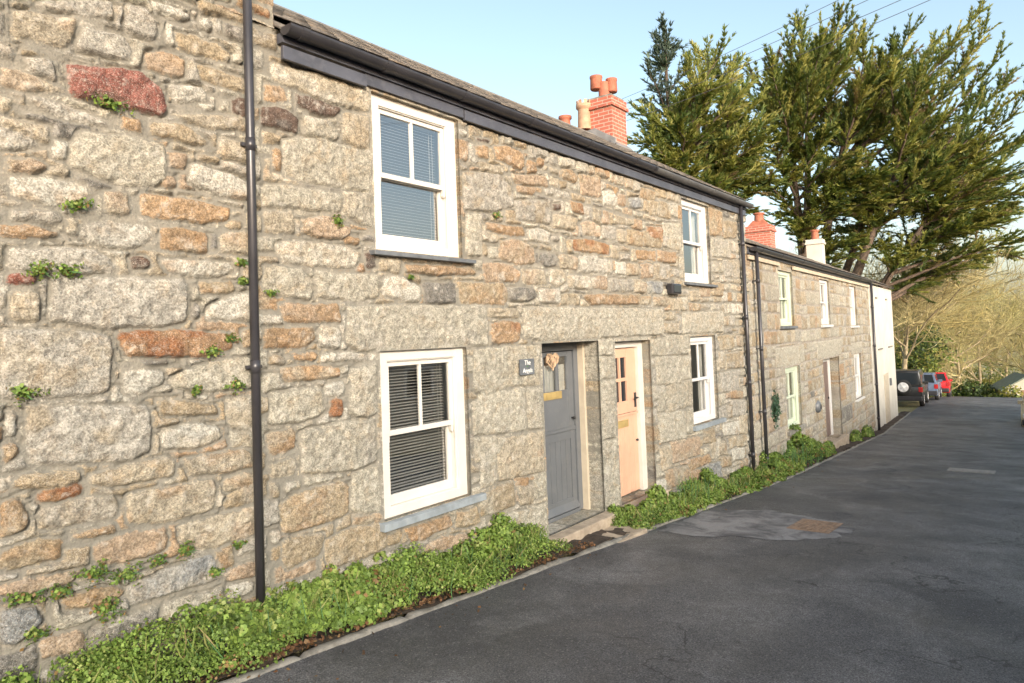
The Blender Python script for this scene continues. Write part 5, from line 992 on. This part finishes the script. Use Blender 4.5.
def make_car(name, label, loc, rz, paint_, L, W_, low, cab, wr, glassm='dark_glass', spare=False, rim='alloy', group=None, boxy=False):
    t = thing(name, label, 'car', loc, group, rz); hw = W_/2
    def loft(prof, w0, w1, zb, zt, mat, nm):
        mb = MB(); f = lambda z: w0+(w1-w0)*min(max((z-zb)/(zt-zb), 0), 1)
        a = [mb.bm.verts.new((x, f(z), z)) for x, z in prof]; b = [mb.bm.verts.new((x, -f(z), z)) for x, z in prof]; n = len(a)
        fs = [mb.bm.faces.new(a), mb.bm.faces.new(b[::-1])]+[mb.bm.faces.new((a[i], b[i], b[(i+1) % n], a[(i+1) % n])) for i in range(n)]
        bmesh.ops.recalc_face_normals(mb.bm, faces=mb.bm.faces)
        bmesh.ops.bevel(mb.bm, geom=list(mb.bm.edges), offset=.045, segments=2, affect='EDGES', profile=.6)
        for f_ in mb.bm.faces: f_.smooth = True
        return mb.build(nm, mat, t)
    loft(low, hw-.02, hw, low[0][1], max(z for x, z in low), paint_, 'body')
    zb = min(z for x, z in cab); zt = max(z for x, z in cab); loft(cab, hw-.03, hw-.20 if not boxy else hw-.12, zb, zt, paint_, 'cabin')
    ins = .20 if not boxy else .12; f = lambda z: hw-.03-(ins-.03)*(z-zb)/(zt-zb)
    c = cab; rb, rt, ft, fb = c[0], c[1], c[2], c[3]               # rear bottom, rear top, front top, front bottom
    def lerp(p, q, k_): return (p[0]+(q[0]-p[0])*k_, p[1]+(q[1]-p[1])*k_)
    for (p, q, nm, sg_) in ((rb, rt, 'rear_window', -1), (fb, ft, 'windscreen', 1)):
        a, b = lerp(p, q, .14), lerp(p, q, .86); mb = MB(); o_ = sg_*.012; mb.prism([(a[0]+o_, f(a[1])-.10, a[1]), (a[0]+o_, -f(a[1])+.10, a[1]), (b[0]+o_, -f(b[1])+.09, b[1]), (b[0]+o_, f(b[1])-.09, b[1])], (-sg_*.02, 0, 0)); mb.build(nm, glassm, t)
    z0, z1 = zb+(zt-zb)*.14, zb+(zt-zb)*.84; xr0, xr1 = lerp(rb, rt, .14)[0]+.14, lerp(rb, rt, .84)[0]+.14; xf0, xf1 = lerp(fb, ft, .14)[0]-.16, lerp(fb, ft, .84)[0]-.12; xm = (xr0+xf0)/2
    for sd in (1, -1):
        for (a0, a1, b1, b0) in ((xr0, xr1, xm-.05, xm-.05), (xm+.05, xm+.05, xf1, xf0)):
            mb = MB(); mb.prism([(a0, sd*(f(z0)+.006), z0), (a1, sd*(f(z1)+.006), z1), (b1, sd*(f(z1)+.006), z1), (b0, sd*(f(z0)+.006), z0)], (0, -sd*.02, 0)); mb.build('side_window', glassm, t)
        mb = MB(); mb.box(xf0-.15, xf0+.02, sd*(hw+.02)-.08, sd*(hw+.02)+.09, zb+.02, zb+.16, .02); mb.build('mirror', paint_, t)
    xs_ = [x for x, z in low]; xr, xf = min(xs_), max(xs_); zl = max(z for x, z in low)
    for sd in (1, -1):
        mb = MB(); mb.box(xr-.015, xr+.12, sd*hw-sd*.17 if sd > 0 else -hw-.012, hw+.012 if sd > 0 else -hw+.17, zl-.30, zl-.06, .02); mb.build('tail_light', 'lamp_red', t)
        mb = MB(); mb.box(xf-.14, xf+.015, hw-.38 if sd > 0 else -hw+.06, hw-.06 if sd > 0 else -hw+.38, zl-.38, zl-.22, .03); mb.build('headlight', 'lamp_clear', t)
    for (a, b) in ((xr-.06, xr+.10), (xf-.10, xf+.06)):
        mb = MB(); mb.box(a, b, -hw+.03, hw-.03, .30, .52, .04); mb.build('bumper', 'black_plastic', t)
    mb = MB(); mb.box(xf-.01, xf+.03, -.42, .42, .55, .70, .02); mb.build('grille', 'black_plastic', t)
    for sd in (1, -1):
        for xx in (xr+L*.19, xf-L*.18): wheel(t, xx, sd*(hw-.10), wr, .21, rim)
    if not boxy: mb = MB(); mb.box(xr-.075, xr-.05, -.26, .26, .36, .47); mb.build('number_plate', 'plate_yellow', t)
    mb = MB(); mb.box(xf+.05, xf+.075, -.26, .26, .36, .47); mb.build('number_plate', 'letter_white', t)
    if spare:
        mb = MB(); mb.lathe([(.22, -.10), (.33, -.11), (.36, -.07), (.36, .0), (.30, .06)], (xr-.08, -.05, .98), 24, 'x'); sp = mb.build('spare_wheel', 'rubber', t)
        mb = MB(); mb.lathe([(0, -.125), (.06, -.125), (.07, -.10), (.19, -.10), (.235, -.115), (.24, -.08)], (xr-.08, -.05, .98), 24, 'x')
        for k_ in range(6):
            a = math.pi*k_/3; mb.prism([(xr-.205, -.05+.06*math.cos(a)-.03*math.sin(a), .98+.06*math.sin(a)+.03*math.cos(a)), (xr-.205, -.05+.22*math.cos(a)-.03*math.sin(a), .98+.22*math.sin(a)+.03*math.cos(a)), (xr-.205, -.05+.22*math.cos(a)+.03*math.sin(a), .98+.22*math.sin(a)-.03*math.cos(a)), (xr-.205, -.05+.06*math.cos(a)+.03*math.sin(a), .98+.06*math.sin(a)-.03*math.cos(a))], (.03, 0, 0))
        mb.build('rim', 'alloy', sp)
    return t
SUVL = [(0, .42), (0, 1.02), (2.75, 1.04), (4.15, .98), (4.2, .42)]; SUVC = [(.03, 1.0), (.10, 1.78), (2.25, 1.80), (2.85, 1.0)]
HATL = [(0, .26), (-.02, .90), (2.6, .94), (3.75, .74), (3.85, .26)]; HATC = [(.05, .88), (.55, 1.46), (1.95, 1.47), (2.85, .90)]
cg = 'cars parked beyond the white house'
sp_ = math.atan2(-.028, 1)
def place(o, x, y, rz):
    o.location = (x, y, g(x)); o.rotation_euler = (0, math.atan2(g(x-1.5)-g(x+1.5), 3.0), rz)
c_ = make_car('parked_car', 'boxy black off road car with a spare wheel on its back door', (0, 0, 0), 0, 'car_black', 4.2, 1.72, SUVL, SUVC, .36, spare=True, boxy=True, group=cg); place(c_, 39.3, 1.30, R(3))
c_ = make_car('parked_car', 'dark blue hatchback parked in front of the black off road car', (0, 0, 0), 0, 'car_blue', 3.85, 1.66, HATL, HATC, .31, group=cg); place(c_, 44.3, 1.15, R(3))
c_ = make_car('parked_car', 'red hatchback parked farthest along the row', (0, 0, 0), 0, 'car_red', 3.85, 1.66, HATL, HATC, .31, group=cg); place(c_, 48.6, 1.0, R(4))
c_ = make_car('parked_car', 'beige car parked at the right edge of the view', (0, 0, 0), 0, 'car_beige', 3.9, 1.66, HATL, HATC, .31); place(c_, 35.1, -4.42, R(180))
LOCAL[0] = False
for i, (px, lb) in enumerate([(943, 'short white post past the red car, left of two'), (948, 'short white post past the red car, right of two')]):
    p = pd(px, 394, 55); t = thing('post', lb, 'post', (p[0], p[1], g(p[0])), 'white posts past the cars'); zz = g(p[0])
    mb = MB(); mb.lathe([(.10, zz), (.095, zz+1.0), (.08, zz+1.06), (0, zz+1.08)], (p[0], p[1], 0), 12); mb.build('shaft', 'white_cool', t); mb = MB(); mb.lathe([(.104, zz+.78), (.104, zz+.9)], (p[0], p[1], 0), 12); mb.build('band', 'black_plastic', t)

# ------------------------------------------------------------------ overhead cables and their pole (pole stands across the road, out of view)
CB = [(818, 101, 'topmost overhead cable crossing the sky to the red chimney'), (845, 107, 'second overhead cable from the top'), (876, 113, 'third overhead cable from the top'), (905, 124, 'lowest overhead cable crossing in front of the cypress')]
A_ = [sx(1345, -(1345-x0)*yl/(x0-617), 9.8) for x0, yl, _ in CB]; ym = sum(a[1] for a in A_)/4
pl = thing('utility_pole', 'wooden utility pole across the road', 'pole', (9.8, ym-.14, g(9.8)))
mb = MB(); mb.tube([(9.8, ym-.14, g(9.8)-.2), (9.8, ym-.14, max(a[2] for a in A_)+.35)], [.15, .11], 14); mb.build('shaft', 'wood_pole', pl)
for a in A_:
    mb = MB(); mb.tube([(9.8, ym-.14, a[2]-.04), (9.8, a[1], a[2]-.04)], .02, 8); mb.lathe([(.03, -.06), (.045, -.02), (.03, .02), (.0, .03)], (9.8, a[1], a[2]), 10); mb.build('insulator', 'concrete', pl)
for a, (x0, yl, lb) in zip(A_, CB):
    b = EYE+ray(617, yl)*((2.83+DW)/ray(617, yl)[1]); P = []
    for i in range(25):
        t_ = i/24; p = a*(1-t_)+b*t_; p[2] -= .16*4*t_*(1-t_); P.append(tuple(p))
    c_ = MB().tube(P, .0045, 6).build('overhead_cable', 'cable'); tag(c_, lb, 'cable', 'cables to the red chimney')

# ------------------------------------------------------------------ unseen building added across the road, sized to shade road and wall foot
op = thing('shade_building', 'unseen low rendered range added across the road for its shade', 'shade_building', (8, -9, -2.4))
mb = MB(); mb.box(-10, 34, -13, -7.9, -5, -.02); mb.prism([(-10, -13, -.02), (-10, -10.4, 1.1), (-10, -7.9, -.02)], (44, 0, 0)); mb.build('wall', 'render_plain', op)
mb = MB(); mb.prism([(-10.1, -7.7, -.05), (-10.1, -10.4, 1.15), (-10.1, -13.2, -.05), (-10.1, -13.2, .03), (-10.1, -10.4, 1.24), (-10.1, -7.7, .03)], (44.2, 0, 0)); mb.build('roof', 'slate', op)
for x in range(-8, 33, 4):
    for z in (-1.3,):
        mb = MB(); ring(mb, x, x+1.0, z+g(x)*.06, z+g(x)*.06+.8, -7.93, -7.86, .07, .07, .07, .07); w_ = mb.build('window', 'white_cool', op); mb = MB(); mb.box(x+.06, x+.94, -7.91, -7.89, z+g(x)*.06+.06, z+g(x)*.06+.74); mb.build('pane', 'dark_glass', w_)
